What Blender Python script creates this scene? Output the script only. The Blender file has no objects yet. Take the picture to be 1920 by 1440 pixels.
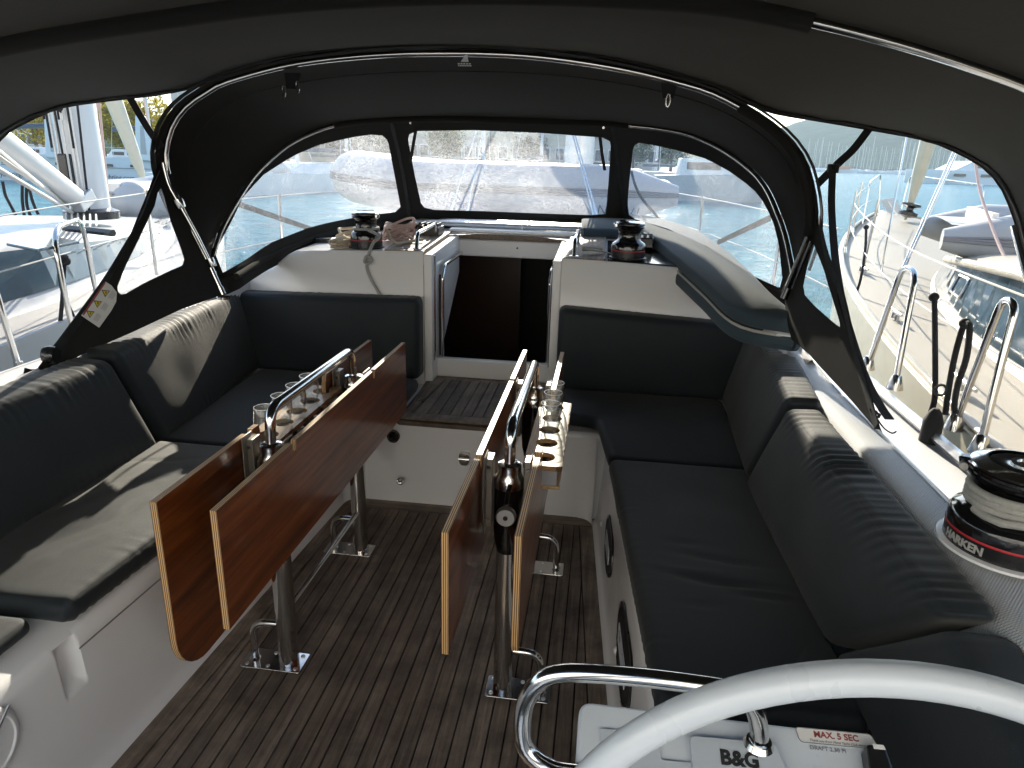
import bpy, bmesh, math, random
import numpy as np
from mathutils import Vector, Matrix, noise
random.seed(7)
S = bpy.context.scene
COL = S.collection
R = math.radians
# ------------------------------------------------------------------ camera
# boat frame: x starboard, y forward, z up, cockpit sole at z = 0, metres
F, HC = 1300.0, 1.65
ROLL = math.atan(0.03)
def _unrot(px, py):
    dx, dy = px - 960, py - 720
    c, s = math.cos(-ROLL), math.sin(-ROLL)
    return c*dx - s*dy, s*dx + c*dy
_v = _unrot(1140, 303)
PITCH = math.atan(-_v[1] / F)
def _lvl(px, py):
    x, y = _unrot(px, py)
    cp, sp = math.cos(PITCH), math.sin(PITCH)
    return x, F*cp - y*sp, -F*sp - y*cp
_l = _lvl(1140, 303)
YAW = math.atan2(_l[0], _l[1])
def ray(px, py):
    x, f, u = _lvl(px, py)
    c, s = math.cos(YAW), math.sin(YAW)
    return Vector((x*c - f*s, x*s + f*c, u))
CAM = Vector((0, 0, HC))
def AX(px, py, x): r = ray(px, py); return CAM + r*(x/r.x)          # photo pixel -> point on the plane x = const
def AY(px, py, y): r = ray(px, py); return CAM + r*(y/r.y)
def AZ(px, py, z): r = ray(px, py); return CAM + r*((z - HC)/r.z)
def AP(px, py, p0, n): r = ray(px, py); return CAM + r*((Vector(p0) - CAM).dot(n)/r.dot(n))
def proj(P):
    d = Vector(P) - CAM
    c, s = math.cos(YAW), math.sin(YAW)
    x, f, u = d.x*c + d.y*s, -d.x*s + d.y*c, d.z
    cp, sp = math.cos(PITCH), math.sin(PITCH)
    z, y = f*cp - u*sp, -(f*sp + u*cp)
    a, b = x/z*F, y/z*F
    cc, ss = math.cos(ROLL), math.sin(ROLL)
    return cc*a - ss*b + 960, ss*a + cc*b + 720
cd = bpy.data.cameras.new('camera'); cam = bpy.data.objects.new('camera', cd); COL.objects.link(cam)
_f = ray(960, 720).normalized(); _r = (ray(961, 720) - ray(960, 720)).normalized(); _u = _r.cross(_f)
cam.matrix_world = Matrix((( _r.x, _u.x, -_f.x, CAM.x), (_r.y, _u.y, -_f.y, CAM.y), (_r.z, _u.z, -_f.z, CAM.z), (0, 0, 0, 1)))
cd.sensor_width = 36; cd.lens = 36*F/1920; cd.clip_end = 6000; cd.clip_start = .02
S.camera = cam
# ------------------------------------------------------------------ sky, sun, exposure
SUN_EL, SUN_AZ = R(22.5), R(-7)          # azimuth from straight ahead, minus = to port
w = bpy.data.worlds.new('World'); S.world = w; w.use_nodes = True
nt = w.node_tree; bg = nt.nodes['Background']
sky = nt.nodes.new('ShaderNodeTexSky'); sky.sky_type = 'NISHITA'; sky.sun_disc = False
sky.sun_elevation = SUN_EL; sky.sun_rotation = SUN_AZ; sky.air_density = 1.0; sky.dust_density = 0.4; sky.ozone_density = 1.0
nt.links.new(sky.outputs[0], bg.inputs[0]); bg.inputs[1].default_value = 0.145
sd = bpy.data.lights.new('sun', 'SUN'); sd.energy = 4.8; sd.angle = R(.55); sd.color = (1, .90, .74)
sun = bpy.data.objects.new('sun', sd); COL.objects.link(sun)
SUN_DIR = Vector((math.sin(SUN_AZ)*math.cos(SUN_EL), math.cos(SUN_AZ)*math.cos(SUN_EL), math.sin(SUN_EL)))
sun.rotation_euler = SUN_DIR.to_track_quat('Z', 'Y').to_euler()
sun.location = SUN_DIR*60
S.view_settings.view_transform = 'Standard'; S.view_settings.look = 'None'
S.view_settings.exposure = 1.72; S.view_settings.gamma = 1.0; S.view_settings.use_curve_mapping = False
S.render.engine = 'CYCLES'
cy = S.cycles
cy.use_denoising = True; cy.max_bounces = 8; cy.diffuse_bounces = 4; cy.use_adaptive_sampling = True; cy.adaptive_threshold = .02; cy.glossy_bounces = 4
cy.transmission_bounces = 6; cy.transparent_max_bounces = 24; cy.volume_bounces = 0
cy.caustics_reflective = False; cy.caustics_refractive = False; cy.sample_clamp_indirect = 8.0
# ------------------------------------------------------------------ materials
def newmat(name):
    m = bpy.data.materials.new(name); m.use_nodes = True
    t = m.node_tree; b = t.nodes['Principled BSDF']
    return m, t, b
class N:
    def __init__(s, t): s.t = t
    def n(s, typ, **k):
        x = s.t.nodes.new('ShaderNode'+typ)
        for a, v in k.items():
            if a.startswith('_'): setattr(x, a[1:], v)
        return x
    def l(s, a, b): s.t.links.new(a, b)
    def coord(s, scale=(1, 1, 1), rot=(0, 0, 0), which='Object'):
        c = s.n('TexCoord'); mp = s.n('Mapping'); mp.inputs['Scale'].default_value = scale; mp.inputs['Rotation'].default_value = rot
        s.l(c.outputs[which], mp.inputs[0]); return mp.outputs[0]
    def noise(s, vec, scale, detail=3, rough=.55, dist=0):
        x = s.n('TexNoise'); x.inputs['Scale'].default_value = scale; x.inputs['Detail'].default_value = detail
        x.inputs['Roughness'].default_value = rough; x.inputs['Distortion'].default_value = dist
        s.l(vec, x.inputs['Vector']); return x.outputs['Fac']
    def ramp(s, fac, stops):
        x = s.n('ValToRGB'); e = x.color_ramp.elements
        while len(e) < len(stops): e.new(.5)
        for i, (p, c) in enumerate(stops):
            e[i].position = p; e[i].color = (c, c, c, 1) if isinstance(c, (int, float)) else (*c, 1)
        s.l(fac, x.inputs[0]); return x.outputs[0]
    def mix(s, fac, a, b, typ='MIX'):
        x = s.n('Mix'); x.data_type = 'RGBA'; x.blend_type = typ
        for sock, v in ((x.inputs[0], fac), (x.inputs[6], a), (x.inputs[7], b)):
            if hasattr(v, 'is_linked'): s.l(v, sock)
            else: sock.default_value = v if isinstance(v, (int, float)) else (*v, 1)
        return x.outputs[2]
    def math(s, op, a, b=0.0):
        x = s.n('Math'); x.operation = op
        for sock, v in ((x.inputs[0], a), (x.inputs[1], b)):
            if hasattr(v, 'is_linked'): s.l(v, sock)
            else: sock.default_value = v
        return x.outputs[0]
    def bump(s, h, strength=.3, dist=.01, bsdf=None):
        x = s.n('Bump'); x.inputs['Strength'].default_value = strength; x.inputs['Distance'].default_value = dist
        s.l(h, x.inputs['Height'])
        if bsdf: s.l(x.outputs[0], bsdf.inputs['Normal'])
        return x.outputs[0]
MAT = {}
def plain(name, col, rough=.5, metal=0., spec=.5, var=.08, vscale=6., bump=0., bscale=80., coat=0.):
    m, t, b = newmat(name); k = N(t); v = k.coord()
    f = k.noise(v, vscale, 4)
    lo = tuple(c*(1-var) for c in col); hi = tuple(min(1, c*(1+var)) for c in col)
    k.l(k.mix(f, lo, hi), b.inputs['Base Color'])
    r = k.ramp(k.noise(v, vscale*2.3, 3), [(.3, max(0, rough*.85)), (.7, min(1, rough*1.15))]); k.l(r, b.inputs['Roughness'])
    b.inputs['Metallic'].default_value = metal; b.inputs['Specular IOR Level'].default_value = spec
    b.inputs['Coat Weight'].default_value = coat; b.inputs['Coat Roughness'].default_value = .08
    if bump: k.bump(k.noise(v, bscale, 3), bump, .004, b)
    MAT[name] = m; return m
plain('gelcoat', (.84, .835, .83), .22, var=.03, vscale=3, coat=.25, bump=.02, bscale=14)
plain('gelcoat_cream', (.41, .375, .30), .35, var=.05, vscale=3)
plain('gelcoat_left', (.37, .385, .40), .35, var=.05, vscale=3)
plain('hull_grey_blue', (.52, .58, .62), .3, var=.05)
plain('stainless', (.62, .61, .59), .13, metal=1., var=.05, vscale=20)
plain('aluminium', (.62, .63, .64), .32, metal=.85, var=.05, vscale=9)
plain('hinge_metal', (.30, .27, .23), .4, metal=.8)
plain('mast_paint', (.66, .67, .68), .35, metal=.3, var=.04)
plain('caulk', (.012, .012, .012), .7)
plain('black_plastic', (.012, .012, .013), .3, coat=.2, var=.2)
plain('black_gloss', (.008, .008, .009), .12, coat=.5, var=.2)
plain('black_webbing', (.010, .010, .011), .8, bump=.4, bscale=500)
plain('dark_rope', (.018, .018, .02), .85, bump=.5, bscale=300)
plain('rope_grey', (.40, .39, .36), .85, bump=.7, bscale=260, var=.25, vscale=120)
plain('rope_cream', (.55, .47, .36), .85, bump=.7, bscale=260, var=.25, vscale=90)
plain('rope_pink', (.55, .40, .36), .85, bump=.7, bscale=260, var=.35, vscale=130)
plain('rope_white', (.62, .61, .58), .85, bump=.5, bscale=260, var=.2, vscale=100)
plain('orange_webbing', (.72, .22, .03), .75, bump=.3, bscale=300)
plain('red_paint', (.35, .012, .010), .35)
plain('red_line', (.45, .02, .03), .4)
plain('yellow_paint', (.75, .55, .02), .5)
plain('white_label', (.72, .70, .66), .55)
plain('grey_print', (.22, .22, .22), .6)
plain('black_print', (.02, .02, .02), .5)
plain('red_print', (.30, .06, .06), .5)
plain('white_print', (.62, .62, .62), .5)
plain('blue_print', (.10, .13, .36), .5)
plain('cabin_wood', (.045, .016, .008), .35, var=.3, vscale=8)
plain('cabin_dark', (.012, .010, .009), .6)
plain('cabin_tan', (.30, .20, .11), .5)
plain('dinghy_grey', (.42, .43, .46), .5, var=.05, bump=.1, bscale=40)
plain('dinghy_stripe', (.20, .20, .215), .6)
plain('dinghy_grey_dark', (.34, .35, .36), .55, var=.06)
plain('nylon_white', (.70, .70, .70), .4)
plain('console_white', (.62, .66, .70), .3, var=.03, coat=.2, bump=.05, bscale=300)
plain('console_cover', (.50, .54, .58), .35, var=.03)
plain('window_blue', (.05, .08, .10), .06, spec=.8, var=.3, vscale=4)
plain('concrete', (.36, .34, .31), .85, var=.15, bump=.3, bscale=20)
plain('bark', (.10, .075, .05), .9, var=.3, bump=.6, bscale=25)
plain('roof_tile', (.30, .12, .07), .85, var=.2, vscale=30)
plain('plaster_grey', (.42, .40, .36), .85, var=.08)
plain('plaster_white', (.66, .655, .64), .85, var=.05)
plain('plaster_cream', (.52, .45, .34), .85, var=.08)
plain('shed_metal', (.40, .40, .37), .6, var=.08, vscale=2)
plain('dark_pane', (.03, .04, .05), .15)
plain('sail_cover', (.06, .08, .11), .85)
plain('sail_cloth', (.60, .57, .48), .8, var=.12, vscale=10)
plain('far_hull', (.62, .63, .64), .5, var=.05)
plain('far_mast', (.55, .54, .52), .5, var=.05)
plain('far_dark', (.06, .07, .09), .5)
plain('orange_hull', (.45, .16, .07), .5)
plain('blue_cover', (.05, .16, .38), .7)
def fabric(name, col, weave=900., wr=.25, sheen=.25, rough=.92, spec=.2):
    m, t, b = newmat(name); k = N(t); v = k.coord()
    f = k.noise(v, 5, 4); g = k.noise(v, weave*.6, 2)
    c = k.mix(f, tuple(x*.8 for x in col), tuple(x*1.25 for x in col))
    c = k.mix(k.math('MULTIPLY', g, .7), c, tuple(x*1.9 for x in col))
    k.l(c, b.inputs['Base Color']); b.inputs['Roughness'].default_value = rough
    b.inputs['Specular IOR Level'].default_value = spec
    b.inputs['Sheen Weight'].default_value = sheen; b.inputs['Sheen Roughness'].default_value = .5
    b.inputs['Sheen Tint'].default_value = (1, .96, .86, 1)
    h = k.math('ADD', k.math('MULTIPLY', g, .25), k.math('MULTIPLY', k.noise(k.coord((2.2, 1, 1.4)), 7, 4, .6, .6), wr*4))
    k.bump(h, .5, .006, b); MAT[name] = m
fabric('cushion', (.0056, .0096, .0134), 900, .10, .12, .70, .45)
fabric('canvas', (.012, .012, .0115), 700, .10, .06)
fabric('canvas_bimini', (.021, .020, .0175), 700, .12, .10)
fabric('sunpad_fabric', (.034, .050, .062), 900, .05, .12)
def teak(name, c1, c2, c3, axis, rough=.75, scale=1., stain=.6, gloss=0.):
    m, t, b = newmat(name); k = N(t)
    sc = {'x': (3, 60, 60), 'y': (60, 3, 60), 'z': (60, 60, 3)}[axis]
    oi = k.n('ObjectInfo'); c = k.n('TexCoord'); add = k.n('VectorMath'); add.operation = 'ADD'
    mu = k.n('VectorMath'); mu.operation = 'SCALE'; mu.inputs['Scale'].default_value = 7.
    cx = k.n('CombineXYZ')
    for i in range(3): k.l(oi.outputs['Random'], cx.inputs[i])
    k.l(cx.outputs[0], mu.inputs[0]); k.l(c.outputs['Object'], add.inputs[0]); k.l(mu.outputs[0], add.inputs[1])
    mp = k.n('Mapping'); mp.inputs['Scale'].default_value = tuple(s*scale for s in sc); k.l(add.outputs[0], mp.inputs[0])
    g = k.noise(mp.outputs[0], 1.0, 6, .62, .4)
    g2 = k.noise(mp.outputs[0], 5.0, 3, .6)
    col = k.ramp(g, [(.32, c1), (.5, c2), (.68, c3)])
    col = k.mix(k.math('MULTIPLY', g2, .5), col, tuple(x*.45 for x in c1))
    if stain:
        s = k.ramp(k.noise(k.coord(), 6.5, 5, .65), [(.36, 1 - stain), (.6, 1.0)])
        col = k.mix(1.0, col, s, 'MULTIPLY')
    vr = k.math('ADD', k.math('MULTIPLY', oi.outputs['Random'], .42), .78)
    col = k.mix(1.0, col, vr, 'MULTIPLY')
    k.l(col, b.inputs['Base Color']); b.inputs['Roughness'].default_value = rough
    b.inputs['Coat Weight'].default_value = gloss; b.inputs['Coat Roughness'].default_value = .12
    k.bump(g2, .25 if not gloss else .05, .003, b); MAT[name] = m
teak('teak_deck', (.145, .108, .082), (.24, .184, .142), (.345, .275, .22), 'y', .7, stain=.5)
teak('teak_deck_x', (.145, .108, .082), (.24, .184, .142), (.345, .275, .22), 'x', .7, stain=.5)
teak('teak_step', (.15, .115, .085), (.25, .20, .15), (.34, .28, .215), 'y', .75, stain=.4)
teak('teak_board', (.16, .12, .085), (.27, .20, .14), (.38, .30, .22), 'y', .6, stain=.25)
teak('teak_varnish', (.09, .018, .004), (.25, .062, .013), (.42, .13, .03), 'y', .32, scale=.55, stain=.0, gloss=.6)
teak('ply_light', (.42, .24, .10), (.55, .34, .16), (.66, .45, .24), 'y', .45, stain=.1, gloss=.2)
def ply(name, axis):
    m, t, b = newmat(name); k = N(t); c = k.n('TexCoord'); sp = k.n('SeparateXYZ'); k.l(c.outputs['Generated'], sp.inputs[0])
    s = k.math('FRACT', k.math('MULTIPLY', sp.outputs[axis], 3.5))
    st = k.ramp(s, [(.0, 0.), (.34, 0.), (.44, 1.), (.94, 1.), (1., 0.)])
    n_ = k.noise(k.coord((300, 300, 300)), 1, 2)
    col = k.mix(st, (.05, .018, .006), k.mix(n_, (.58, .36, .16), (.60, .38, .18)))
    k.l(col, b.inputs['Base Color']); b.inputs['Roughness'].default_value = .5; MAT[name] = m
ply('ply_edge', 'X'); ply('ply_edge_z', 'Z')
def nonslip(name, col):
    m, t, b = newmat(name); k = N(t); v = k.coord((1, 1, 1), (0, 0, R(38)))
    sp = k.n('SeparateXYZ'); k.l(v, sp.inputs[0])
    def wv(o, f): return k.math('ABSOLUTE', k.math('SINE', k.math('MULTIPLY', o, f)))
    h = k.math('MULTIPLY', wv(sp.outputs[0], 620.), wv(sp.outputs[1], 620.))
    k.l(k.mix(h, tuple(c*.72 for c in col), col), b.inputs['Base Color']); b.inputs['Roughness'].default_value = .5
    k.bump(h, .8, .002, b); MAT[name] = m
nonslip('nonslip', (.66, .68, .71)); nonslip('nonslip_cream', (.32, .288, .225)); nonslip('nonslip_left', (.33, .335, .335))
def vinyl(name, vec_scale, rot, streaky, haze):
    """clear vinyl sheet: lets light through, with creases and scratches that scatter it"""
    m, t, b = newmat(name); k = N(t); t.nodes.remove(b); out = t.nodes['Material Output']
    v = k.coord(vec_scale, rot)
    def hair(scale, det, dist, wid, amp):
        return k.ramp(k.noise(v, scale, det, .6, dist), [(.5-wid, 0.), (.5, amp), (.5+wid, 0.)])
    cr = k.math('MAXIMUM', hair(7., 3, 2.5, .02, 1.), k.math('MAXIMUM', hair(17., 3, 3.5, .045, 1.), hair(34., 2, 3., .07, .8)))
    msk = k.ramp(k.noise(v, 2.1, 4), [(.35, .25), (.65, 1.)])
    vo = k.n('TexVoronoi'); vo.feature = 'DISTANCE_TO_EDGE'; vo.inputs['Scale'].default_value = 26.; k.l(v, vo.inputs['Vector'])
    sc = k.ramp(vo.outputs['Distance'], [(.0, .55), (.03, .0)])
    hz = k.ramp(k.noise(v, 3.0, 6, .7), [(.3, haze[0]), (.75, haze[1])])
    f = k.math('ADD', k.math('MULTIPLY', k.math('MULTIPLY', k.math('MAXIMUM', cr, k.math('MULTIPLY', sc, streaky)), msk), .34), hz)
    f = k.math('MINIMUM', f, .8)
    tr = k.n('BsdfTransparent'); tr.inputs[0].default_value = (.93, .95, .96, 1)
    tl = k.n('BsdfTranslucent'); tl.inputs[0].default_value = (.84, .85, .87, 1)
    df = k.n('BsdfDiffuse'); df.inputs[0].default_value = (.55, .57, .6, 1)
    mx = k.n('MixShader'); mx.inputs[0].default_value = .15; k.l(tl.outputs[0], mx.inputs[1]); k.l(df.outputs[0], mx.inputs[2])
    m1 = k.n('MixShader'); k.l(f, m1.inputs[0]); k.l(tr.outputs[0], m1.inputs[1]); k.l(mx.outputs[0], m1.inputs[2])
    gl = k.n('BsdfGlossy'); gl.inputs['Roughness'].default_value = .12
    lw = k.n('LayerWeight'); fr = k.math('ADD', k.math('MULTIPLY', k.math('POWER', lw.outputs['Facing'], 4.), .55), .025)
    nb = k.bump(k.noise(v, 6, 4, .5, .5), .15, .01); k.l(nb, gl.inputs['Normal'])
    m2 = k.n('MixShader'); k.l(fr, m2.inputs[0]); k.l(m1.outputs[0], m2.inputs[1]); k.l(gl.outputs[0], m2.inputs[2])
    k.l(m2.outputs[0], out.inputs['Surface']); MAT[name] = m
vinyl('vinyl_front', (1, 1, 1), (0, 0, 0), 1.0, (.03, .11))
vinyl('vinyl_wing', (2.2, 6.5, .7), (0, 0, 0), .2, (.06, .26))
def glass():
    m, t, b = newmat('clear_glass'); k = N(t); t.nodes.remove(b); out = t.nodes['Material Output']
    tr = k.n('BsdfTransparent'); tr.inputs[0].default_value = (.96, .97, .97, 1)
    gl = k.n('BsdfGlossy'); gl.inputs['Roughness'].default_value = .02
    lw = k.n('LayerWeight'); f = k.math('ADD', k.math('MULTIPLY', k.math('POWER', lw.outputs['Facing'], 2.0), .9), .055)
    tl = k.n('BsdfTranslucent'); tl.inputs[0].default_value = (.9, .9, .9, 1); m1 = k.n('MixShader'); m1.inputs[0].default_value = .012; k.l(tr.outputs[0], m1.inputs[1]); k.l(tl.outputs[0], m1.inputs[2])
    m2 = k.n('MixShader'); k.l(f, m2.inputs[0]); k.l(m1.outputs[0], m2.inputs[1]); k.l(gl.outputs[0], m2.inputs[2])
    k.l(m2.outputs[0], out.inputs['Surface']); MAT['clear_glass'] = m
glass()
def glass_rim_glint():  # whitish ring that paints the bright glint along each glass lip
    m, t, b = newmat('glass_rim_glint'); b.inputs['Base Color'].default_value = (.80, .82, .83, 1); b.inputs['Roughness'].default_value = .08
    b.inputs['Alpha'].default_value = .62; b.inputs['Specular IOR Level'].default_value = .9; MAT['glass_rim_glint'] = m
glass_rim_glint()
def water():
    m, t, b = newmat('sea_water'); k = N(t)
    v = k.coord((1, 1.6, 1)); n1 = k.noise(v, .8, 5, .62, .6); n2 = k.noise(v, 3.2, 4, .6, .4); n3 = k.noise(v, .05, 3)
    wc = k.ramp(k.math('ADD', k.math('MULTIPLY', n1, .75), k.math('MULTIPLY', n3, .25)), [(.36, (.006, .085, .115)), (.5, (.014, .150, .19)), (.64, (.034, .235, .275))])  # light and dark of the ripples painted into the colour, along the wave noise
    k.l(wc, b.inputs['Base Color'])
    b.inputs['Roughness'].default_value = .12; b.inputs['IOR'].default_value = 1.33; b.inputs['Specular IOR Level'].default_value = .22
    k.bump(k.math('ADD', n1, k.math('MULTIPLY', n2, .3)), 1.0, .20, b); MAT['sea_water'] = m
water()
def leaf(name, c1, c2):
    m, t, b = newmat(name); k = N(t); t.nodes.remove(b); out = t.nodes['Material Output']
    g = k.n('NewGeometry'); f = k.ramp(g.outputs['Random Per Island'], [(0, c1), (1, c2)])
    d = k.n('BsdfDiffuse'); tl = k.n('BsdfTranslucent'); k.l(f, d.inputs[0]); k.l(f, tl.inputs[0])
    mx = k.n('MixShader'); mx.inputs[0].default_value = .4; k.l(d.outputs[0], mx.inputs[1]); k.l(tl.outputs[0], mx.inputs[2])
    k.l(mx.outputs[0], out.inputs['Surface']); MAT[name] = m
leaf('leaf_yellow', (.14, .13, .012), (.48, .38, .025))
leaf('leaf_green', (.03, .055, .015), (.10, .12, .03))
def hillmat():
    m, t, b = newmat('hill_wood'); k = N(t); v = k.coord()
    f = k.noise(v, .035, 8, .7); g = k.noise(v, .008, 4)
    k.l(k.mix(g, k.ramp(f, [(.3, (.022, .050, .026)), (.6, (.045, .085, .040)), (.75, (.13, .13, .08))]), (.035, .066, .034)), b.inputs['Base Color'])
    b.inputs['Roughness'].default_value = 1.; b.inputs['Specular IOR Level'].default_value = 0.; k.bump(f, 1., 12., b); MAT['hill_wood'] = m
hillmat()
# ------------------------------------------------------------------ mesh helpers
V = Vector
class G:
    """collects faces in world metres; each face keeps a material slot"""
    def __init__(s): s.v, s.f, s.m = [], [], []
    def add(s, vs, fs, mi=0):
        o = len(s.v); s.v += [tuple(p) for p in vs]
        for f in fs: s.f.append(tuple(i+o for i in f)); s.m.append(mi)
        return s
    def box(s, c, d, rz=0., mi=0, rx=0., ry=0.):
        a, b, e = d[0]/2, d[1]/2, d[2]/2
        M = Matrix.Rotation(rz, 3, 'Z') @ Matrix.Rotation(ry, 3, 'Y') @ Matrix.Rotation(rx, 3, 'X')
        vs = [V(c) + M @ V((x, y, z)) for z in (-e, e) for x, y in ((-a, -b), (a, -b), (a, b), (-a, b))]
        return s.add(vs, [(3, 2, 1, 0), (4, 5, 6, 7), (0, 1, 5, 4), (1, 2, 6, 5), (2, 3, 7, 6), (3, 0, 4, 7)], mi)
    def hexa(s, q, mi=0):          # 8 points: bottom loop, top loop
        return s.add(q, [(3, 2, 1, 0), (4, 5, 6, 7), (0, 1, 5, 4), (1, 2, 6, 5), (2, 3, 7, 6), (3, 0, 4, 7)], mi)
    def prism(s, poly, ext, mi=0, side=None):
        n = len(poly); a = [V(p) for p in poly]; e = V(ext); b = [p + e for p in a]
        s.add(a + b, [tuple(range(n))[::-1], tuple(range(n, 2*n))], mi)
        o = len(s.v) - 2*n
        for i in range(n):
            j = (i+1) % n; s.f.append((o+i, o+j, o+n+j, o+n+i)); s.m.append(mi if side is None else side)
        return s
    def tube(s, path, r, n=10, mi=0, closed=False, caps=True, flat=1.):
        P = [V(p) for p in path]; L = len(P); rr = r if hasattr(r, '__len__') else [r]*L
        T = []
        for i in range(L):
            a = P[(i-1) % L] if (closed or i) else P[i]; b = P[(i+1) % L] if (closed or i < L-1) else P[i]
            d = b - a; T.append(d.normalized() if d.length > 1e-9 else V((0, 0, 1)))
        up = V((0, 0, 1)) if abs(T[0].z) < .9 else V((1, 0, 0))
        x = T[0].cross(up).normalized(); o = len(s.v)
        for i in range(L):
            x = (x - T[i]*x.dot(T[i])).normalized(); y = T[i].cross(x)
            for j in range(n):
                a = 2*math.pi*j/n; s.v.append(tuple(P[i] + (x*math.cos(a) + y*math.sin(a)*flat)*rr[i]))
        for i in range(L if closed else L-1):
            for j in range(n):
                k = (j+1) % n; i2 = (i+1) % L
                s.f.append((o+i*n+j, o+i*n+k, o+i2*n+k, o+i2*n+j)); s.m.append(mi)
        if caps and not closed:
            s.f.append(tuple(o+j for j in range(n))[::-1]); s.m.append(mi)
            s.f.append(tuple(o+(L-1)*n+j for j in range(n))); s.m.append(mi)
        return s
    def lathe(s, prof, c, n=32, mi=0, axis=None, caps=True):
        ax = V(axis or (0, 0, 1)).normalized(); t = V((1, 0, 0)) if abs(ax.x) < .9 else V((0, 1, 0))
        x = (t - ax*t.dot(ax)).normalized(); y = ax.cross(x); o = len(s.v); c = V(c)
        for r, z in prof:
            for j in range(n):
                a = 2*math.pi*j/n; s.v.append(tuple(c + ax*z + (x*math.cos(a) + y*math.sin(a))*r))
        for i in range(len(prof)-1):
            for j in range(n):
                k = (j+1) % n; s.f.append((o+i*n+j, o+i*n+k, o+(i+1)*n+k, o+(i+1)*n+j)); s.m.append(mi)
        if caps:
            s.f.append(tuple(o+j for j in range(n))[::-1]); s.m.append(mi)
            e = o+(len(prof)-1)*n; s.f.append(tuple(e+j for j in range(n))); s.m.append(mi)
        return s
    def loft(s, secs, closed=False, mi=0, caps=False):
        n = len(secs[0]); o = len(s.v)
        for q in secs: s.v += [tuple(p) for p in q]
        for i in range(len(secs)-1):
            for j in range(n if closed else n-1):
                k = (j+1) % n; s.f.append((o+i*n+j, o+i*n+k, o+(i+1)*n+k, o+(i+1)*n+j)); s.m.append(mi)
        if caps:
            s.f.append(tuple(o+j for j in range(n))[::-1]); s.m.append(mi)
            e = o+(len(secs)-1)*n; s.f.append(tuple(e+j for j in range(n))); s.m.append(mi)
        return s
    def ribbon(s, path, width, thick, side, mi=0):
        """flat strap along path; side = direction of its width"""
        sd_ = V(side).normalized(); P = [V(p) for p in path]; secs = []
        for i, p in enumerate(P):
            d = (P[min(i+1, len(P)-1)] - P[max(i-1, 0)]).normalized(); nrm = d.cross(sd_).normalized(); ww = nrm.cross(d).normalized()
            a, b = ww*width/2, nrm*thick/2; secs.append([p-a-b, p+a-b, p+a+b, p-a+b])
        return s.loft(secs, True, mi, True)
def catmull(pts, n):
    P = [V(p) for p in pts]; Q = [P[0]*2 - P[1]] + P + [P[-1]*2 - P[-2]]; out = []
    for i in range(1, len(Q)-2):
        for k in range(16):
            t = k/16; a, b, c, d = Q[i-1], Q[i], Q[i+1], Q[i+2]
            out.append(.5*((2*b) + (c-a)*t + (2*a-5*b+4*c-d)*t*t + (3*b-a-3*c+d)*t**3))
    out.append(P[-1]); return resample(out, n)
def resample(P, n, closed=False):
    P = [V(p) for p in P]
    if closed: P = P + [P[0]]
    L = [0.]
    for i in range(1, len(P)): L.append(L[-1] + (P[i]-P[i-1]).length)
    out = []; j = 0
    for k in range(n):
        d = L[-1]*k/(n if closed else n-1)
        while j < len(L)-2 and L[j+1] < d: j += 1
        t = (d-L[j])/max(L[j+1]-L[j], 1e-9); out.append(P[j].lerp(P[j+1], min(max(t, 0), 1)))
    return out
def fillet(pts, r, seg=6):
    P = [V(p) for p in pts]; out = [P[0]]
    for i in range(1, len(P)-1):
        a, b, c = P[i-1], P[i], P[i+1]; u = (a-b).normalized(); v = (c-b).normalized()
        ang = u.angle(v); d = min(r/max(math.tan(ang/2), .05), (a-b).length*.49, (c-b).length*.49)
        p, q = b+u*d, b+v*d
        for k in range(seg+1):
            t = k/seg; out.append(p*(1-t)**2 + b*2*t*(1-t) + q*t*t)
    out.append(P[-1]); return out
def roundpoly(pts, r, seg=5):
    P = [V(p) for p in pts]; n = len(P); out = []
    for i in range(n):
        a, b, c = P[i-1], P[i], P[(i+1) % n]; u = (a-b).normalized(); v = (c-b).normalized()
        d = min(r, (a-b).length*.48, (c-b).length*.48)
        for k in range(seg+1):
            t = k/seg; out.append((b+u*d)*(1-t)**2 + b*2*t*(1-t) + (b+v*d)*t*t)
    return out
def clip(poly, p, nrm):               # keep the side where (q-p).nrm <= 0, 2-D
    out = []
    for i in range(len(poly)):
        a, b = poly[i-1], poly[i]; da = (a[0]-p[0])*nrm[0]+(a[1]-p[1])*nrm[1]; db = (b[0]-p[0])*nrm[0]+(b[1]-p[1])*nrm[1]
        if (da <= 0) != (db <= 0):
            t = da/(da-db); out.append((a[0]+(b[0]-a[0])*t, a[1]+(b[1]-a[1])*t))
        if db <= 0: out.append(b)
    return out
def root_of(o):
    while o.parent: o = o.parent
    return o
def tag(o, label=None, cat=None, group=None, kind=None):
    for k, v in (('label', label), ('category', cat), ('group', group), ('kind', kind)):
        if v: o[k] = v
    return o
def thing(name, label, cat, loc=(0, 0, 0), group=None):
    o = bpy.data.objects.new(name, None); COL.objects.link(o); o.location = loc; o.empty_display_size = .1
    return tag(o, label, cat, group)
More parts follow.
